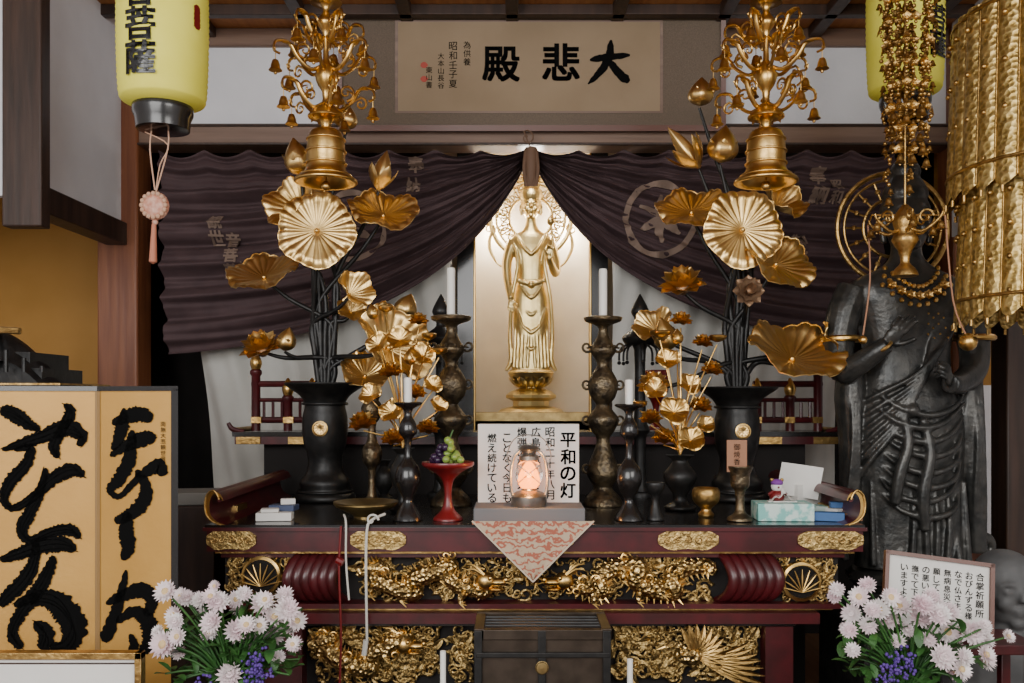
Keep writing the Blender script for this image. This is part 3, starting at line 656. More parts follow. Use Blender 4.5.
small('small_gold_lotus_arrangement',403,3.33,[(418,322,11,'f'),(400,340,14,'l'),(380,345,12,'l'),(422,355,13,'l'),(392,374,13,'f'),(438,352,9,'p'),(372,395,12,'l'),(365,425,15,'f'),(392,412,13,'l'),(416,395,12,'f'),(432,385,10,'l'),(428,430,12,'f'),(395,440,13,'f'),(410,365,9,'b'),(375,320,8,'b'),(438,405,9,'l'),(386,310,7,'p'),(430,338,7,'p')],448,511.5,13)
small('small_gold_lotus_arrangement.001',680,3.40,[(682,322,12,'f'),(660,335,10,'p'),(700,345,11,'f'),(668,360,12,'l'),(710,372,12,'f'),(690,385,12,'l'),(655,390,12,'l'),(672,412,15,'l'),(700,408,13,'f'),(650,420,12,'f'),(665,440,13,'f'),(690,440,14,'l'),(715,340,8,'p'),(640,405,7,'p'),(676,345,8,'b'),(706,425,10,'l')],455,509.5,16)
# ---------------------------------------------------------------- candlesticks
def tallstick(name,cx,y,top,bot,cs):
    b=MB(); h=bot-top; q_=lambda t:top+h*t
    pr=[(4,-.02),(19,-.01),(20,.0),(18,.015),(6,.04),(5,.08),(10,.13),(14,.17),(9,.21),(6,.25),(11,.29),(16,.35),(13,.42),(7,.46),(12,.5),(17,.54),(12,.60),(7,.64),(9,.70),(14,.76),(17,.83),(12,.88),(10,.91),(17,.95),(21,.985),(21,1.)]
    b.lpx(cx,y,[(r*cs,q_(t)) for r,t in pr],0,28,3)
    for t in(.15,.35,.54,.8):
        for s in(-1,1): b.spiral(P(cx+s*17*cs,q_(t),y),.022,1.3,pi if s>0 else 0,s,.006,0,bulge=0,tail=P(cx+s*8*cs,q_(t+.02),y))
        for k in range(10):
            a=k*pi/5; c=P(cx,q_(t),y)+Vector((cos(a),sin(a),0))*14*cs*y/F; b.sph(c,.007,0,8)
    b.lpx(cx,y,[(4.2,top-1),(4.2,top-48),(3.6,top-50),(.2,top-50)],1,14); b.tube([P(cx,top-50,y),P(cx,top-54,y)],.0015,2)
    return b.build(name,[bronze,candle,ink])
tallstick('bronze_candlestick',451,3.55,318,505.3,1.); tallstick('bronze_candlestick.001',603,3.55,319,505.3,.95)
def blackstick(name,cx,y,top,bot,ch):
    b=MB(); h=bot-top; q_=lambda t:top+h*t
    b.lpx(cx,y,[(r,q_(t)) for r,t in[(3,0),(13,.0),(14,.02),(5,.06),(4,.12),(8,.18),(9,.26),(4,.32),(3.5,.45),(6,.5),(11,.56),(13,.66),(9,.75),(5,.82),(7,.88),(13,.96),(15,1.)]],0,24,3)
    b.lpx(cx,y,[(4,top),(4,top-ch),(.3,top-ch-1)],1,12); return b.build(name,[black,candle])
blackstick('black_candlestick',408,3.12,402,519.5,24); blackstick('black_candlestick.001',629,3.12,404,519.5,24)
for i,(cx) in enumerate((441,640)):
    yy=3.88; b=MB(); b.lpx(cx,yy,[(14,496.5),(13,492),(7,486),(6,440),(10,430),(6,415),(6,350),(14,345),(18,338),(12,332),(5,326),(6,318),(9,312),(6,304),(.5,294)],0,20,3)
    for k in range(8):
        a=k*pi/4; c=P(cx,356,yy); b.tube([c+Vector((0,0,.07)),c+Vector((cos(a)*.08,sin(a)*.08,.035)),c+Vector((cos(a)*.09,sin(a)*.09,-.02))],.005,0,n=3); b.sph(c+Vector((cos(a)*.09,sin(a)*.09,-.03)),.009,0,8)
    b.build('black_pagoda_ornament'+('.001' if i else ''),[blackm])
b=MB()
b.lpx(372,3.55,[(16,505.5),(15,503),(5,496),(4,470),(9,462),(10,450),(5,440),(4,425),(8,418),(11,408),(7,400),(9,396),(9,395)],0,20,3)
b.build('brass_incense_stand',[bronze])
b=MB(); b.lpx(366,3.2,[(12,517),(14,514),(30,506),(32,502),(30,502),(10,508),(1,509)],0,36,2); b.build('brass_offering_dish',[brass])
b=MB(); b.lpx(740,3.1,[(13,520),(12,517),(5,511),(5,492),(9,486),(10,474),(13,467),(10,467),(3,480)],0,24,3)
b.pb(727,747,440,472,3.09,.006,1); b.text('御焼香',plane_fn(3.088),737,447,7,2); b.build('brass_flower_vase',[bronze,tagw,ink])
b=MB(); b.lpx(706,3.2,[(7,517),(8,514),(5,509),(12,502),(14,494),(12,488),(10,489),(2,496)],0,24,3); b.build('brass_incense_burner',[goldd])
b=MB()
b.lpx(384,3.72,[(9,500.5),(9,497),(4,494),(9,484),(9,474),(4,466),(7,460),(3,462)],0,20,3); b.build('black_bud_vase',[blackm])
b=MB(); b.lpx(655,3.12,[(3,519.5),(9,519.5),(7,514),(4,505),(4,497),(9,489),(10,483),(8,483),(2,489)],0,20,3); b.build('black_cup',[blackm])
b=MB(); b.lpx(656,4.12,[(8,430),(8,427),(3,422),(3,408),(6,400),(12,392),(13,380),(12,371),(9,371),(2,376)],0,20,2); b.build('red_lacquer_goblet',[redb])
b=MB(); b.lpx(448,3.12,[(15,519.8),(14,517),(7,510),(4,500),(4,490),(6,480),(14,472),(25,466),(26,462),(24,463),(10,469),(1,470)],0,32,3)
for k in range(46):
    a=R(0,6.28); r_=R(0,17)*(.9); h_=R(0,1)*(1-(r_/18))
    c=P(448+r_*cos(a)*1.1,462-h_*24,3.12); c.y+=r_*sin(a)*3.1/F
    b.sph(c,.0135,1 if c.x>XX(446,3.1) else 2,10)
b.tube([P(449,440,3.12),P(453,430,3.12)],.003,3); b.build('fruit_stand',[redb,grape,graped,green])
# ---------------------------------------------------------------- sign, box, lamp, cloth
b=MB(); b.bb(XX(473,3.),XX(586,3.),3.035,3.24,ZT,1.035,0); b.build('cloth_covered_box',[mat('grey_cloth',(.16,.16,.165),None,.9)],.004)
b=MB(); ys=3.21; b.pb(478,579,424,505,ys,.012,0)
b.bb(XX(510,ys),XX(545,ys),ys+.012,ys+.02,1.035,1.2,2)
fn=plane_fn(ys-.002)
b.text('平和の灯',fn,568,440,16,1,.022)
for x,t,y0,sz in((550,'昭和二十年八月',432,10),(536,'広島に投下さ',432,10),(522,'爆弾の残り火',432,10),(507,'ことなく今日も',438,9.5),(492,'燃え続けている',438,9.5)): b.text(t,fn,x,y0,sz,1,.012)
b.build('calligraphy_sign',[paper,ink,tagw])
b=MB(); yl=3.1; cx=529
b.lpx(cx,yl,[(3,506),(17,506),(18,503),(18,496),(14,492),(8,490),(7,488)],0,28,1)
b.lpx(cx,yl,[(7,489),(12,482),(14,474),(12,466),(8,460)],1,28,3)
b.lpx(cx,yl,[(8,461),(10,460),(10,456),(7,454),(8,450),(12,449),(9,446),(4,444),(.5,443)],0,24)
b.lpx(cx,yl,[(.5,489),(6,485),(7.5,478),(4.5,469),(.3,461)],2,14,3)
for s in(-1,1):
    b.tube([(*P(cx+s*15,500,yl),.006),(*P(cx+s*18,488,yl),.005),(*P(cx+s*18,470,yl),.005),(*P(cx+s*14,455,yl),.005),(*P(cx+s*6,449,yl),.005)],m=0,n=4)
    b.tube([P(cx-s*12,484,yl-.042),P(cx+s*12,464,yl-.042)],.0018,0)
b.tube([P(cx-17,468,yl),P(cx-22,455,yl),P(cx-12,437,yl),P(cx+12,437,yl),P(cx+22,455,yl),P(cx+17,468,yl)],.002,0,n=5)
b.build('kerosene_lantern',[steel,glass,flame])
b=MB()
def fc(u_,v_):
    w=61*(1-v_)**1.0; x=533+(u_*2-1)*w; p=P(x,521+60*v_,2.985); p.y+=.006*sin(u_*9)*v_-.004; return p
b.grid(fc,24,20,0); 
b.grid(lambda u_,v_:Vector((XX(472+122*u_,3.),2.985+.045*v_,ZT+.003)),6,3,0)
for s in(-1,1): b.tube([P(533+s*61,521,2.978),P(533,582,2.978)],.003,1)
b.build('brocade_altar_cloth',[brocade,mat('cream_trim',(.6,.5,.38),None,.8)])
# ---------------------------------------------------------------- odds and ends on altar
def tb(b,px,y,z,w,d,h,ang,m): b.box((0,0,h/2),(w,d,h),m,Matrix.Translation((XX(px,y),y,z))@Matrix.Rotation(ang,4,'Z'))
b=MB(); tb(b,275,3.12,ZT+.001,.12,.07,.028,.1,0); tb(b,284,3.16,ZT+.03,.09,.06,.02,-.1,1); tb(b,270,3.11,ZT+.03,.06,.05,.012,.2,0); tb(b,288,3.16,ZT+.051,.05,.03,.02,.3,0); b.build('incense_boxes',[paper,mat('box_navy',(.05,.07,.14),None,.5)],.002)
b=MB(); tb(b,782,3.14,ZT+.001,.19,.12,.06,-.05,0); tb(b,782,3.14,ZT+.061,.10,.03,.004,-.05,1)
b.grid(lambda u_,v_:Vector((XX(782,3.14)-.04+.08*u_,3.12+.04*v_,ZT+.062+.05*sin(pi*u_)*(.5+.5*v_)+.008*sin(u_*14))),10,6,1); b.build('tissue_box',[cyan,paper],.003)
b=MB()
for k,(px,y,w,d,h,a,m) in enumerate(((829,3.10,.10,.04,.03,-.3,0),(840,3.18,.10,.05,.035,.6,1),(853,3.10,.05,.04,.025,.3,2),(830,3.28,.12,.07,.03,-.4,3),(840,3.18,.07,.04,.02,-.2,0))): tb(b,px,y,ZT+.001+(.036 if k==4 else 0),w,d,h,a,m)
b.build('small_gift_boxes',[blue,paper,tagw,cyan],.002)
b=MB(); b.box((0,0,.05),(.13,.10,.10),0,Matrix.Translation((XX(800,3.4),3.4,ZT+.003))@Matrix.Rotation(.5,4,'Z'))
b.grid(lambda u_,v_:P(782+42*u_-6*v_,462+32*v_+6*u_,3.32)+Vector((0,.02*sin(u_*3),0)),6,6,0); b.build('paper_bag',[paper])
b=MB(); c=P(776,500,3.16); zz=ZT+.067
b.lathe([(.022,0),(.026,.012),(.018,.03),(.01,.036)],(c.x,3.15,zz),0,16,2); b.sph((c.x,3.15,zz+.048),.021,1); b.sph((c.x,3.15,zz+.06),(.022,.022,.014),2)
for s in(-1,1): b.sph((c.x+s*.018,3.15,zz+.07),.007,3,8); b.tube([(c.x+s*.015,3.145,zz+.03),(c.x+s*.032,3.14,zz+.02)],.005,0)
b.sph((c.x,3.128,zz+.046),.004,0,6); b.build('festival_doll',[redb,paper,mat('doll_purple',(.2,.05,.3),None,.5),gold])
b=MB(); b.tube([P(344,500,3.05)+Vector((0,0,-.05)),P(346,524,2.985),P(346,560,2.98),P(349,600,2.97)],.0035,0,n=5)
b.tube([P(385,514,3.02),P(372,520,2.985),P(367,530,2.98),P(366,570,2.975),P(367,640,2.97)],.0045,0,n=5); b.spiral(P(372,520,2.985),.02,1,0,1,.004,0); b.tube([P(366,640,2.97),P(364,655,2.97)],.009,0)
b.tube([P(341,526,2.985),P(339,570,2.97),P(341,640,2.96),P(338,720,2.95)],.004,1,n=5); b.tube([P(337,560,2.97),P(343,563,2.965)],.012,1)
b.build('altar_cords',[mat('cord_white',(.6,.58,.52),None,.9),redb])
# ---------------------------------------------------------------- hanging bell ornaments
def minibell(b,p,s,m=0):
    b.lathe([(.001,0),(.35*s,-.15*s),(.55*s,-.7*s),(.6*s,-1.1*s),(.85*s,-1.4*s),(.7*s,-1.4*s)],tuple(p),m,10); b.sph(Vector(p)+Vector((0,0,-1.7*s)),.22*s,m,6)
def chandelier(name,cx,y,w):
    b=MB(); u=y/F; c=lambda py,dx=0: P(cx+dx,py,y)
    b.tube([Vector((XX(cx,y),y,CZ)),c(8)],.005,0); 
    for k in range(10):
        z=CZ-k*.03
        if z>c(5).z: b.sph((XX(cx,y),y,z),.009,0,8)
    b.lpx(cx,y,[(2,-12),(10,-8),(14,0),(16,3),(6,4),(3,12),(7,18),(9,24),(5,30),(3,36),(3,60),(7,66),(11,76),(8,86),(4,92),(4,104),(10,108),(16,114),(18,118),(8,120),(5,126),(5,130)],0,24,2)
    for tier,(pz,rr,n,ph) in enumerate(((34,w*.72,5,.3),(62,w,6,.5),(100,w*.92,5,0.1))):
        for k in range(n):
            a=ph+2*pi*k/n; ux=Vector((cos(a),sin(a),0)); uz=Vector((0,0,1)); o=c(pz)
            p=lambda r,h: o+ux*r*u+uz*h*u
            b.tube([(*p(3,-4),.007),(*p(rr*.3,-10),.007),(*p(rr*.55,-1),.0065),(*p(rr*.72,12),.006),(*p(rr*.95,12),.005),(*p(rr,3),.0045),(*p(rr*.88,0),.004)],m=0,n=5,seg=6,flat=1.3)
            b.spiral(p(rr*.42,8),8*u,1.3,-1.5,1,.005,0,ux,uz,bulge=0)
            if k%2==0: b.spiral(p(rr*.72,-3),6*u,1.2,1.5,-1,.0045,0,ux,uz,bulge=0,tail=p(rr*.5,-3))
            B=Matrix.Translation(p(rr*.6,6))@Matrix.Rotation(a-pi/2,4,'Z'); b.petal(B,15*u,4.5*u,.9,-.2,.3,0,4,2); b.petal(B,11*u,4*u,2.2,3.2,.3,0,4,2)
            b.tube([p(rr*.97,5),p(rr*.97,-6)],.0016,0,5); minibell(b,p(rr*.97,-6),8*u); b.flower(p(rr*.97,6),ux,4*u,0,((5,1,.4,.3,.6),))
    for k in range(10): b.petal(Matrix.Translation(c(112))@Matrix.Rotation(2*pi*k/10,4,'Z'),20*u,5*u,-.1,-.9,.3,0)
    b.lpx(cx,y,[(2,126),(9,129),(15,132),(18,140),(19,150),(19,162),(20,170),(25,176),(31,180),(31,183),(27,183),(20,176),(14,165)],0,36,2)
    for py,r in((140,18.6),(152,19.6),(164,20),(176,25)): o=c(py); b.tube([o+Vector((r*u*cos(a*pi/16),r*u*sin(a*pi/16),0)) for a in range(33)],.004,0)
    b.tube([c(165),c(188)],.004,0); b.sph(c(186),5*u,0)
    return b.build(name,[gold],angle=60)
chandelier('hanging_bell_ornament',326,3.3,52); chandelier('hanging_bell_ornament.001',766,3.3,56)
b=MB(); y=3.0; cx=905; u=y/F
b.tube([Vector((XX(cx,y),y,CZ)),P(cx,240,y)],.004,0)
b.lpx(cx,y,[(3,-30),(16,-26),(26,-20),(30,-12),(26,-10),(5,-10)],0,16)
for k in range(16):
    a=2*pi*k/16+R(-.1,.1); r0=R(14,33); pe=R(80,150) if k%2 else R(125,200); n=int((pe+12)/4.2)
    for j in range(n):
        t=j/n; rr=r0*(1-.30*t)+2.5*sin(j*.9+k); p=P(cx+rr*cos(a),-12+(pe+12)*t,y); p.y+=rr*sin(a)*u
        if j%5==4: b.flower(p,(cos(a),sin(a)-.5,.2),6.0*u,0,((5,1,.42,.2,.6),),core=0)
        elif j%5==2: minibell(b,p,4*u)
        else: b.sph(p,R(1.6,2.5)*u,0,6)
    minibell(b,P(cx+r0*.7*cos(a),pe,y)+Vector((0,r0*.7*sin(a)*u,0)),6*u)
b.lpx(cx,y,[(3,205),(8,212),(12,222),(9,232),(13,240),(7,250),(4,262),(9,268),(13,276),(3,277)],0,20,2)
for k in range(6):
    a=k*pi/3+.3; ux=Vector((cos(a),sin(a),0)); o=P(cx,225,y)
    b.tube([(*o,.006),(*(o+ux*16*u+Vector((0,0,-8*u))),.006),(*(o+ux*32*u+Vector((0,0,2*u))),.005),(*(o+ux*36*u+Vector((0,0,9*u))),.003)],m=0,n=4); b.spiral(o+ux*20*u+Vector((0,0,6*u)),7*u,1.3,0,1,.005,0,ux,bulge=0)
    minibell(b,o+ux*34*u,6*u)
b.build('beaded_hanging_ornament',[goldd],angle=60)
b=MB()
b.tube([P(868,225,3.1),P(870,280,3.1),P(863,335,3.1)],.003,0,n=4); b.tube([P(868,225,3.1),P(872,215,3.05)],.003,1); b.sph(P(863,340,3.1),.015,1)
b.tube([P(945,215,2.95),P(953,300,2.95),P(966,335,2.95)],.003,0,n=4); b.tube([P(945,215,2.95),P(872,215,3.05)],.003,1)
c=P(968,342,2.95); b.sph(c,.030,1)
for k in range(8): b.petal(Matrix.Translation(c)@Matrix.Rotation(k*pi/4,4,'Z'),.042,.014,.2,1.2,.3,1)
b.build('hanging_pendant_cords',[tagw,gold])
# gold canopy (tengai)
b=MB(); cx,cy=XX(1077,3.),3.0
for (z1,z0,r) in((ZZ(-30,2.7),ZZ(166,2.7),.36),(ZZ(160,2.7),ZZ(302,2.7),.335)):
    NP=32
    def ft(u_,v_,z1=z1,z0=z0,r=r):
        a=2*pi*u_; q_=abs(sin(a*NP/2)); rr=r+.016*q_**.6+.02*v_; z=z1+(z0-z1)*v_-.03*q_*v_**3
        return Vector((cx+rr*cos(a),cy+rr*sin(a),z))
    b.grid(ft,NP*8,14,0)
    for k in range(NP):
        a=2*pi*(k+.5)/NP; b.tube([(cx+(r+.038)*cos(a),cy+(r+.038)*sin(a),z0-.03),(cx+(r+.038)*cos(a),cy+(r+.038)*sin(a),z0-.05)],.006,1)
        a=2*pi*k/NP; b.tube([(cx+(r+.004)*cos(a),cy+(r+.004)*sin(a),z1),(cx+(r+.022)*cos(a),cy+(r+.022)*sin(a),z0)],.004,1,6)
        for j in range(4): zj=z1+(z0-z1)*(j+.5)/4; a2=a+pi/NP; b.sph((cx+(r+.026)*cos(a2),cy+(r+.026)*sin(a2),zj),.010,1,8)
    for v in(.03,.9): b.tube([(cx+(r+.02*v+.014)*cos(a*pi/32),cy+(r+.02*v+.014)*sin(a*pi/32),z1+(z0-z1)*v) for a in range(65)],.006,1)
b.lathe([(.37,0),(.40,-.03),(.40,-.06),(.36,-.08)],(cx,cy,CZ),1,48)
b.build('gold_temple_canopy',[tengold,goldd],angle=70)
# ---------------------------------------------------------------- paper lanterns
def lantern(name,cx,y,r,bot,txt,tx,tsz,ty):
    b=MB(); u=y/F; top=bot-165
    pr=[(r*.6,top),(r*.9,top+6)]
    n=26
    for k in range(n+1):
        t=k/n; py=top+8+(bot-top-16)*t; rr=r*(.93+.07*sin(pi*t)**.5); pr.append((rr,py)); 
        if k<n: pr.append((rr*.975,py+(bot-top-16)/n/2))
    pr+=[(r*.9,bot-6),(r*.62,bot)]
    b.lpx(cx,y,pr,0,48)
    b.lpx(cx,y,[(r*.62,bot-4),(r*.66,bot-2),(r*.66,bot+6),(r*.60,bot+12),(r*.58,bot+22),(r*.5,bot+23),(r*.1,bot+23)],1,36); b.lpx(cx,y,[(r*.66,top-10),(r*.66,top+4)],1,36)
    b.tube([P(cx,top-10,y),Vector((XX(cx,y),y,CZ))],.006,1)
    def wr(px,py):
        th=(px-cx)/r; p=P(cx,py,y); rr=(r*1.014)*u; return Vector((p.x+rr*sin(th),y-rr*cos(th),p.z))
    b.text(txt,wr,tx,ty,tsz,1,.028,gap=.98)
    b.stroke([(cx+r*1.15+0*a,bot-95+8*a,8) for a in range(4)],wr,2)
    return b
b=lantern('l',163,2.75,44,108,'観音菩薩',157,33,-24)
c=lambda x,py:P(x,py,2.75)
b.tube([c(152,128),c(150,150),c(155,190)],.0025,3,n=3); b.tube([c(168,128),c(168,148),c(156,192)],.0025,3,n=3); b.tube([c(145,132),c(168,145),c(160,165),c(156,190)],.002,3,n=4)
b.sph(c(155,206),(.044,.02,.044),4,20)
for k in range(16): a=k*pi/8; b.sph(c(155,206)+Vector((.036*cos(a),-.012,.036*sin(a))),.008,3,8)
b.tube([(*c(155,219),.004),(*c(154,225),.007),(*c(153,262),.012),(*c(153,264),.002)],m=5,seg=10); b.sph(c(155,222),.01,4,8)
b.build('paper_lantern',[yellowp,black,redb,mat('cord_cream',(.50,.30,.20),None,.8),pink,mat('tassel_pink',(.46,.17,.10),None,.8)],angle=50)
b=lantern('l',905,3.75,37,98,'菩薩',925,26,30); b.build('paper_lantern.001',[yellowp,black,redb],angle=50)
# ---------------------------------------------------------------- plaque
b=MB()
def pl(px,py,o=0.):
    yy=4.40-(128-py)/128*.14-o; return P(px,py,yy)
def slab(x0,x1,y0,y1,o0,o1,m):
    V=[pl(x,y_,o) for o in(o0,o1) for (x,y_) in((x0,y0),(x1,y0),(x1,y1),(x0,y1))]
    b.add(V,[(0,1,2,3),(4,7,6,5),(0,4,5,1),(1,5,6,2),(2,6,7,3),(3,7,4,0)],m)
slab(342,722,-4,128,-.02,0,1)
slab(395,663,20,113,0,.004,3); slab(398,660,22,111,.002,.006,0)
for q_ in((338,726,-8,-3),(338,726,125,131),(338,342,-8,131),(721,726,-8,131)): slab(*q_,-.025,.015,2)
fp=lambda x,y_:pl(x,y_,.009)
for pts in([(590,60,6),(608,57,7),(630,55,5)],[(611,40,5),(609,57,8),(600,72,7),(588,84,3)],[(609,60,6),(618,72,8),(629,82,9)]): b.stroke(pts,fp,4)
b.text('悲',fp,561,62,39,4,.022); b.text('殿',fp,501,64,39,4,.022)
for x,t,y0,sz in((453,'昭和壬子夏',46,9),(441,'大本山長谷',56,7),(467,'為供養',45,8),(429,'東山書',70,7)): b.text(t,fp,x,y0,sz,4)
b.stroke([(424,62,7),(424,68,7)],fp,5); b.stroke([(424,76,7),(424,82,7)],fp,5)
for px in(400,660): b.tube([pl(px,-5,0),Vector((pl(px,0).x,4.45,CZ))],.003,2)
b.build('framed_calligraphy_plaque',[plaquep,matboard,frameb,lintelw,ink,mat('seal_red',(.4,.06,.04),None,.7)])
# ---------------------------------------------------------------- folding screen
b=MB()
def pan(x0,y0,sl):
    def f(px,py,o=0.):
        k=(px-512)/F; yy=(y0-sl*x0)/(1-sl*k)-o; return P(px,py,yy)
    return f
yF=2.66; xf=XX(97,yF); fL=pan(xf,yF,.22); fR=pan(xf,yF,-.22)
def slabf(f,x0,x1,zt_,zb_,o0,o1,m):
    V=[]
    for o in(o0,o1):
        for x,z in((x0,zt_),(x1,zt_),(x1,zb_),(x0,zb_)):
            p=f(x,400,o); V.append(Vector((p.x,p.y,z)))
    b.add(V,[(0,1,2,3),(4,7,6,5),(0,4,5,1),(1,5,6,2),(2,6,7,3),(3,7,4,0)],m)
zt_,zb_=ZZ(389,yF),.22
slabf(fL,-70,97,zt_,zb_,-.02,0,0); slabf(fR,97,178,zt_,zb_,-.02,0,0)
for f,x0,x1 in((fL,-70,97),(fR,97,178)):
    slabf(f,x0,x1,zt_+.008,zt_-.006,-.02,.006,1); slabf(f,x0,x1,zb_-.2,zb_+.02,-.02,.006,1)
slabf(fR,171,178,zt_,.02,-.02,.006,1); slabf(fL,95,97,zt_,.22,-.02,.003,2); slabf(fR,97,100,zt_,.22,-.02,.003,2)
gl=lambda x,y_:fL(x,y_,.004); gr=lambda x,y_:fR(x,y_,.004)
K=.96
for pts in([(0,410,10),(14,414,16),(28,424,12),(40,430,6)],[(2,450,4),(20,444,10),(44,436,15),(66,428,18),(82,436,13),(78,446,6)],[(64,404,4),(70,412,12),(62,430,10),(54,446,12),(58,458,6)],
  [(14,450,4),(30,448,9),(26,464,12),(10,482,14),(4,500,9),(14,508,8),(34,496,10),(54,478,14),(72,470,14),(84,476,7)],
  [(46,468,6),(40,492,10),(30,512,14),(22,530,12),(30,540,9),(52,532,11),(70,530,13),(80,538,6)],
  [(0,560,7),(18,554,13),(40,546,18),(62,544,16),(76,550,7)],[(36,540,6),(34,560,12),(24,580,16),(8,596,14),(0,606,8)],
  [(54,556,8),(46,576,14),(34,596,16),(20,614,13),(12,634,12),(22,648,10)],
  [(14,606,7),(32,598,14),(52,600,22),(66,612,28),(74,630,26),(66,646,18),(50,648,10)],[(34,622,8),(46,634,18),(42,650,12)]):
    b.stroke([(x,y_,w*K) for x,y_,w in pts],gl,3,n=14,rough=.18)
    for j in range(3):
        o=(j-1)*6+R(-1,1); b.stroke([(x+o*.35,y_+o*.6*(w/14),1.2) for x,y_,w in pts],gl,3,n=10,rough=.5)
for pts in([(112,424,6),(124,418,12),(140,414,16),(152,420,10)],[(124,408,5),(122,426,14),(118,440,12),(112,450,5)],[(110,456,5),(126,446,11),(146,438,16),(154,442,9)],
  [(132,430,8),(130,456,13),(120,478,14),(110,490,8),(120,496,6),(138,478,8),(158,466,15),(163,476,10)],
  [(136,470,7),(146,488,12),(140,506,15),(124,518,12),(114,520,6)],[(128,512,9),(126,530,16),(128,548,14),(122,560,6)],
  [(126,570,4),(122,590,9),(114,616,12),(104,642,14)],[(106,604,5),(122,596,12),(142,590,16),(152,600,14),(146,616,10)],[(116,622,6),(134,612,13),(148,622,18),(150,642,17),(140,652,8)],[(130,634,5),(134,648,10),(124,658,6)]):
    b.stroke([(x,y_,w*K) for x,y_,w in pts],gr,3,n=14,rough=.18)
b.text('南無大悲観世音',gr,163,424,5.5,3)
b.build('folding_screen',[screen_g,black,mat('screen_edge',(.26,.15,.05),None,.6),ink])
b=MB(); yq=2.3
b.pb(-40,136,658,760,yq,.012,0); b.pb(-44,141,653,660,yq-.012,.03,1); b.pb(134,141,653,765,yq-.012,.03,1); b.pb(-44,-36,653,765,yq-.012,.03,1); b.pb(-44,141,758,765,yq-.012,.03,1)
b.pb(-36,134,663,664.5,yq-.004,.01,2)
z0=ZZ(765,yq); b.bb(XX(-20,yq),XX(120,yq),yq-.02,yq+.25,z0-.03,z0,2); 
for px in(-10,110):
    for yy in(yq,yq+.22): b.bb(XX(px,yq)-.015,XX(px,yq)+.015,yy-.012,yy+.012,0,z0-.03,2)
b.build('gold_picture_frame',[paper,goldd,darkwood],.002)
b=MB(); y=3.3; u=y/F
def rf(u_,v_):
    x=-50+115*u_; h=62*(abs(u_-.45)*1.8)**1.6
    return P(x,332+h*.9,y-.15+.4*v_)+Vector((0,0,-.10*(abs(v_-.5)*2)**2))
b.grid(rf,30,12,0); b.tube([P(-5,330,y-.18),P(-5,330,y+.25)],.02,0); b.tube([P(-20,329,y-.2),P(20,331,y-.2)],.012,1)
b.pb(-30,30,352,376,y-.10,.28,0)
for k in range(5): b.tube([P(-30+k*18,350+8*abs(k-2),y-.16),P(-30+k*18,372,y-.16)],.008,0)
b.pb(-40,42,368,392,y-.12,.3,0); b.pb(-46,60,384,390,y-.16,.38,0); b.pb(-46,60,383,385,y-.165,.39,1)
b.pb(-30,36,390,775,y-.10,.3,0); b.build('black_lacquer_shrine',[blackm,goldd])
# ---------------------------------------------------------------- offertory box, platform, thin candles
b=MB(); b.bb(-.56,.86,2.35,2.93,.0,.40,0); b.bb(-.58,.88,2.33,2.94,.40,.43,0); b.build('wooden_step',[darkwood],.004)
b=MB(); y=2.68; x0,x1=XX(474,y),XX(612,y); zt2=ZZ(630,y); zb0=.431
b.bb(x0+.012,x1-.012,y+.01,y+.22,zb0,zt2-.03,0); 
b.bb(x0,x1,y,y+.03,zt2-.03,zt2,0); b.bb(x0,x1,y+.2,y+.23,zt2-.03,zt2+.005,0); b.bb(x0,x0+.03,y,y+.23,zt2-.03,zt2+.003,0); b.bb(x1-.03,x1,y,y+.23,zt2-.03,zt2+.003,0)
V=[(x0+.03,y+.03,zt2-.005),(x1-.03,y+.03,zt2-.005),(x1-.03,y+.10,zt2-.05),(x0+.03,y+.10,zt2-.05)]; b.add(V,[(0,1,2,3)],1)
for k in range(5): b.tube([(x0+.02,y+.03+k*.036,zt2-.004),(x1-.02,y+.03+k*.036,zt2-.004)],.006,1)
for px in(478,542,607): b.pb(px-4,px+4,631,715,y-.003,.012,1)
b.pb(476,610,653,658,y-.004,.012,1); b.lathe([(.018,0),(.018,.006),(.001,.008)],(0,0,0),2,16,X=Matrix.Translation(P(542,668,y-.004))@Matrix.Rotation(pi/2,4,'X'))
b.build('offertory_box',[mat('box_bronze_black',(.045,.033,.024),(.08,.06,.045),.35,.6,scale=14),blackm,brass],.002)
for i,(px,py) in enumerate(((443,651),(630,659))):
    b=MB(); y=2.6; b.lathe([(.03,0),(.03,.006),(.008,.014),(.006,.05),(.014,.06),(.002,.062)],(XX(px,y),y,.431),1,16,2); b.lathe([(.0085,.06),(.0085,ZZ(py,y)-.43),(.001,ZZ(py,y)-.428)],(XX(px,y),y,.43),0,12); b.build('thin_candle'+('.001' if i else ''),[candle,brass])
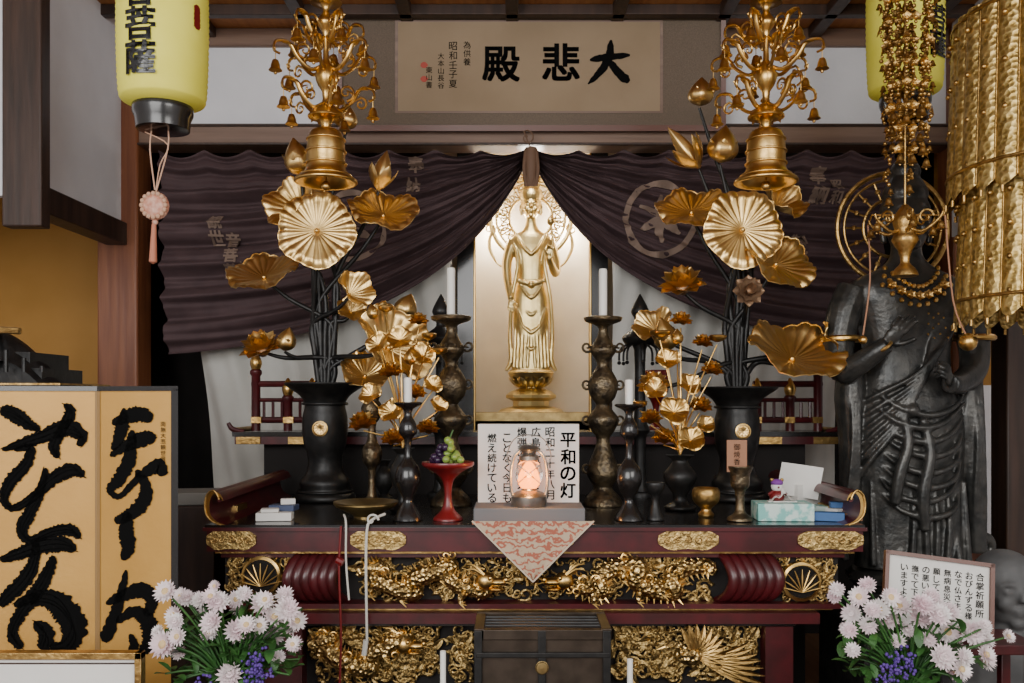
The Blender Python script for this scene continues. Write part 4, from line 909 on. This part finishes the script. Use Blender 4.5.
# ---------------------------------------------------------------- bouquets
def bouquet(name,cx,y,blooms,purp,base,ex):
    b=MB(); u=y/F; c=P(cx,base,y)
    b.lpx(cx,y,[(14,base+62),(22,base+58),(26,base+35),(20,base+10),(14,base),(18,base-8),(15,base-8),(10,base+2)],4,24,3)
    def stem(p): b.tube([(*c,.004),(*(c.lerp(p,.5)+Vector((0,0,.03))),.0035),(*p,.003)],m=0,n=4,seg=5)
    for (px,py,r) in blooms+ex:
        dy=R(-.10,.07); p=P(px,py,y); p.y+=dy; nrm=Vector(((px-cx)*.006+R(-.3,.3),-.9+R(-.2,.2),.55+R(-.2,.3))).normalized()
        stem(p-nrm*.01); B=Matrix.Translation(p)@frame(nrm); rr=r*u*R(.85,1.12); open_=R(0,1)>.55
        for (n,a,l,w) in((6,1.3,.45,.12),(10,1.05,.62,.13),(13,.75,.8,.13),(15,.4,.93,.14),(16,.05,1.,.14),(14,-.3,.92,.14))[(3 if open_ else 0):]:
            for k in range(n): b.petal(B@Matrix.Rotation(2*pi*(k+R(-.25,.25))/n,4,'Z'),rr*l*R(.92,1.06),rr*w,a,a+.55,.4,1,3,2)
        b.sph(p+nrm*rr*.10,rr*.30,2 if open_ else 1,8)
    for k in range(240):
        a=R(0,6.28); q_=sqrt(R(0,1)); p=P(cx+q_*70*cos(a),base-40+q_*50*sin(a)*.9,y); p.y+=R(-.06,.10)
        B=Matrix.Translation(p)@Matrix.Rotation(R(0,6.28),4,'Z')@Matrix.Rotation(R(-.6,.6),4,'X'); b.petal(B,R(.03,.065),R(.008,.018),R(.2,1.2),R(-.4,.4),.3,0,4,2)
        if k%5==0: stem(p)
    for (px,py) in purp:
        p0=P(px,py,y); p0.y-=.06; stem(p0)
        for k in range(40): b.sph(p0+Vector((R(-.024,.024),R(-.02,.02),R(-.04,.035))),R(.003,.006),3,6)
    z=c.z-62*u
    b.lathe([(.15,0),(.15,-.03),(.05,-.05),(.05,-(z-.03)),(.14,-z)],(c.x,y,z),5,28)
    return b.build(name,[green,mum,mumy,purplef,mat('vase_white',(.5,.5,.5),None,.3),red],angle=80)
bl=[(178,585,12),(186,600,12),(172,602,10),(203,612,13),(225,598,12),(244,594,11),(262,604,13),(280,600,13),(292,606,14),(296,622,13),(284,628,14),(268,640,13),(250,655,12),(240,628,13),(222,615,12),(176,636,14),(190,628,12),(233,672,15),(290,648,10),(170,618,12),(255,618,12),(210,632,11),(276,616,12),(165,640,10),(218,592,9)]
bx=[(272,594,11),(264,622,11),(246,640,11),(232,612,10),(200,600,10),(184,616,11),(215,586,8),(300,636,9),(164,628,9),(280,655,9),(228,640,10),(236,600,10),(182,650,9)]
bouquet('chrysanthemum_bouquet',232,2.5,bl,[(258,664),(270,672),(262,655),(212,680)],690,bx)
br=[(850,592,12),(866,585,11),(880,592,12),(872,606,12),(848,612,11),(893,603,12),(908,598,13),(925,608,13),(942,612,14),(960,618,13),(968,632,14),(985,640,13),(950,634,13),(930,650,14),(945,660,13),(985,660,13),(862,622,12),(888,620,12),(905,628,12),(836,622,10),(955,672,14),(915,616,12),(840,600,10),(976,650,12),(838,590,8)]
bx=[(858,602,10),(900,612,10),(932,626,11),(920,636,10),(948,648,11),(965,645,11),(880,632,9),(850,632,9),(935,598,9),(975,622,9),(962,658,11),(912,606,10),(990,628,9),(895,640,9),(845,645,9)]
bouquet('chrysanthemum_bouquet.001',908,2.5,br,[(888,662),(880,672),(895,652),(872,680)],692,bx)
b=MB(); y=2.75; X=Matrix.Translation(P(938,594,y))@Matrix.Rotation(-.10,4,'Z')@Matrix.Rotation(.12,4,'Y')@Matrix.Rotation(-.25,4,'X'); u=y/F
W,Hh=51*u,35*u; b.box((0,.006,0),(2*W,.012,2*Hh),0,X)
for a in((0,0,Hh,2*W+.01,.012),(0,0,-Hh,2*W+.01,.012)): b.box((a[0],0,a[2]),(a[3],.022,a[4]),1,X)
for s in(-1,1): b.box((s*W,0,0),(.012,.022,2*Hh+.01),1,X)
def fx(px,py): return X@Vector(((px)*u,-.002,-py*u))
for k,t in enumerate(('合掌祈願所','おびんずる様','なで仏さま','無病息災祈','願して身体','の悪い所を','撫でて下さ','いますよう')): b.text(t,fx,40-k*10.5,-22,7.5 if k else 8.5,2,.01)
b.build('framed_notice',[paper,frameb,ink],.001)
b=MB(); zs=ZZ(634,2.75)-.010; b.bb(XX(895,2.75),XX(1025,2.75),2.66,2.85,zs-.03,zs,0)
for px in(900,1018):
    for yy in(2.68,2.83): b.bb(XX(px,2.75)-.015,XX(px,2.75)+.015,yy-.015,yy+.015,0,zs-.03,0)
b.build('red_display_stand',[red],.003)
# grey seated stone figure
b=MB(); Y=3.1; u=Y/F
head(b,q(1006,590),72*u)
b.loft([sec(1015,742,80,50),sec(1015,715,88,52),sec(1015,690,64,42),sec(1015,650,58,36),sec(1015,632,48,28),sec(1012,622,20,18),sec(1010,605,14,14)],0)
for s in(-1,1):
    b.tube([(*q(1015+s*52,645),15*u),(*q(1015+s*64,685,-.03),14*u),(*q(1015+s*35,706,-.14),11*u),(*q(1015+s*16,710,-.17),9*u)],m=0,n=4); hand(b,q(1015+s*16,710,-.17),(-s,-.1,0),(0,-.5,1),(0,-1,0),26*u,.6)
    b.tube([(*q(1015+s*20,728,-.03),22*u),(*q(1015+s*78,732,-.05),20*u),(*q(1015+s*20,738,-.13),15*u)],m=0,n=4)
fig=b.build('seated_stone_statue',[greystone],remesh=.008,sm=2)
zlow=min(v[2] for v in b.V); x0=XX(1015,3.1)
simple('wooden_pedestal',[(x0-.34,x0+.34,2.88,3.32,0,zlow)],darkwood,.005)
b=MB(); tb(b,190,3.7,.0,.3,.3,.98,0,0); tb(b,190,3.68,.98,.22,.2,.05,.2,1); b.build('side_cabinet',[darkwood,mat('dull_paper',(.2,.19,.17),None,.8)],.004)
# ---------------------------------------------------------------- lights, world, camera
def area(name,loc,tgt,sx,sy,e,col):
    l=bpy.data.lights.new(name,'AREA'); l.shape='RECTANGLE'; l.size=sx; l.size_y=sy; l.energy=e; l.color=col
    o=bpy.data.objects.new(name,l); o.location=loc; d=Vector(tgt)-Vector(loc); o.rotation_euler=d.to_track_quat('-Z','Y').to_euler(); bpy.context.scene.collection.objects.link(o)
area('window_light',(-1.5,-1.8,2.5),(0,4,1.4),3.4,2.4,205,(1,.985,.96))
area('window_light.001',(2.2,-.8,2.6),(0.4,4,1.2),2.0,1.6,75,(1,.97,.92))
def point(name,loc,e,col,r):
    l=bpy.data.lights.new(name,'POINT'); l.energy=e; l.color=col; l.shadow_soft_size=r
    o=bpy.data.objects.new(name,l); o.location=loc; bpy.context.scene.collection.objects.link(o)
point('niche_lamp',(.1,4.60,2.62),6,(1,.97,.9),.06)
point('niche_lamp.001',(XX(495,4.98),5.06,2.36),9,(1,.98,.93),.04)
point('niche_lamp.002',(XX(567,4.98),5.06,2.36),9,(1,.98,.93),.04)
point('side_bay_fill',(2.75,4.4,2.7),8,(1,.9,.75),.1)  # added fill light to brighten the dark right bay, not a real fixture
point('side_bay_fill.001',(-2.6,4.2,2.1),1.8,(1,.9,.75),.1)  # weaker added fill for the ochre panel in the left bay
point('lantern_flame_light',tuple(P(529,478,3.02)),1.3,(1,.42,.1),.02)
w=bpy.data.worlds.new('w'); bpy.context.scene.world=w; w.use_nodes=True
w.node_tree.nodes['Background'].inputs[0].default_value=(.88,.89,.92,1); w.node_tree.nodes['Background'].inputs[1].default_value=.52
cd=bpy.data.cameras.new('camera'); cd.sensor_width=36; cd.lens=36*F/1024; cd.shift_y=(HOR-341.5)/1024; cd.clip_start=.05
co=bpy.data.objects.new('camera',cd); co.location=(0,0,H); co.rotation_euler=(pi/2,0,0); bpy.context.scene.collection.objects.link(co); bpy.context.scene.camera=co
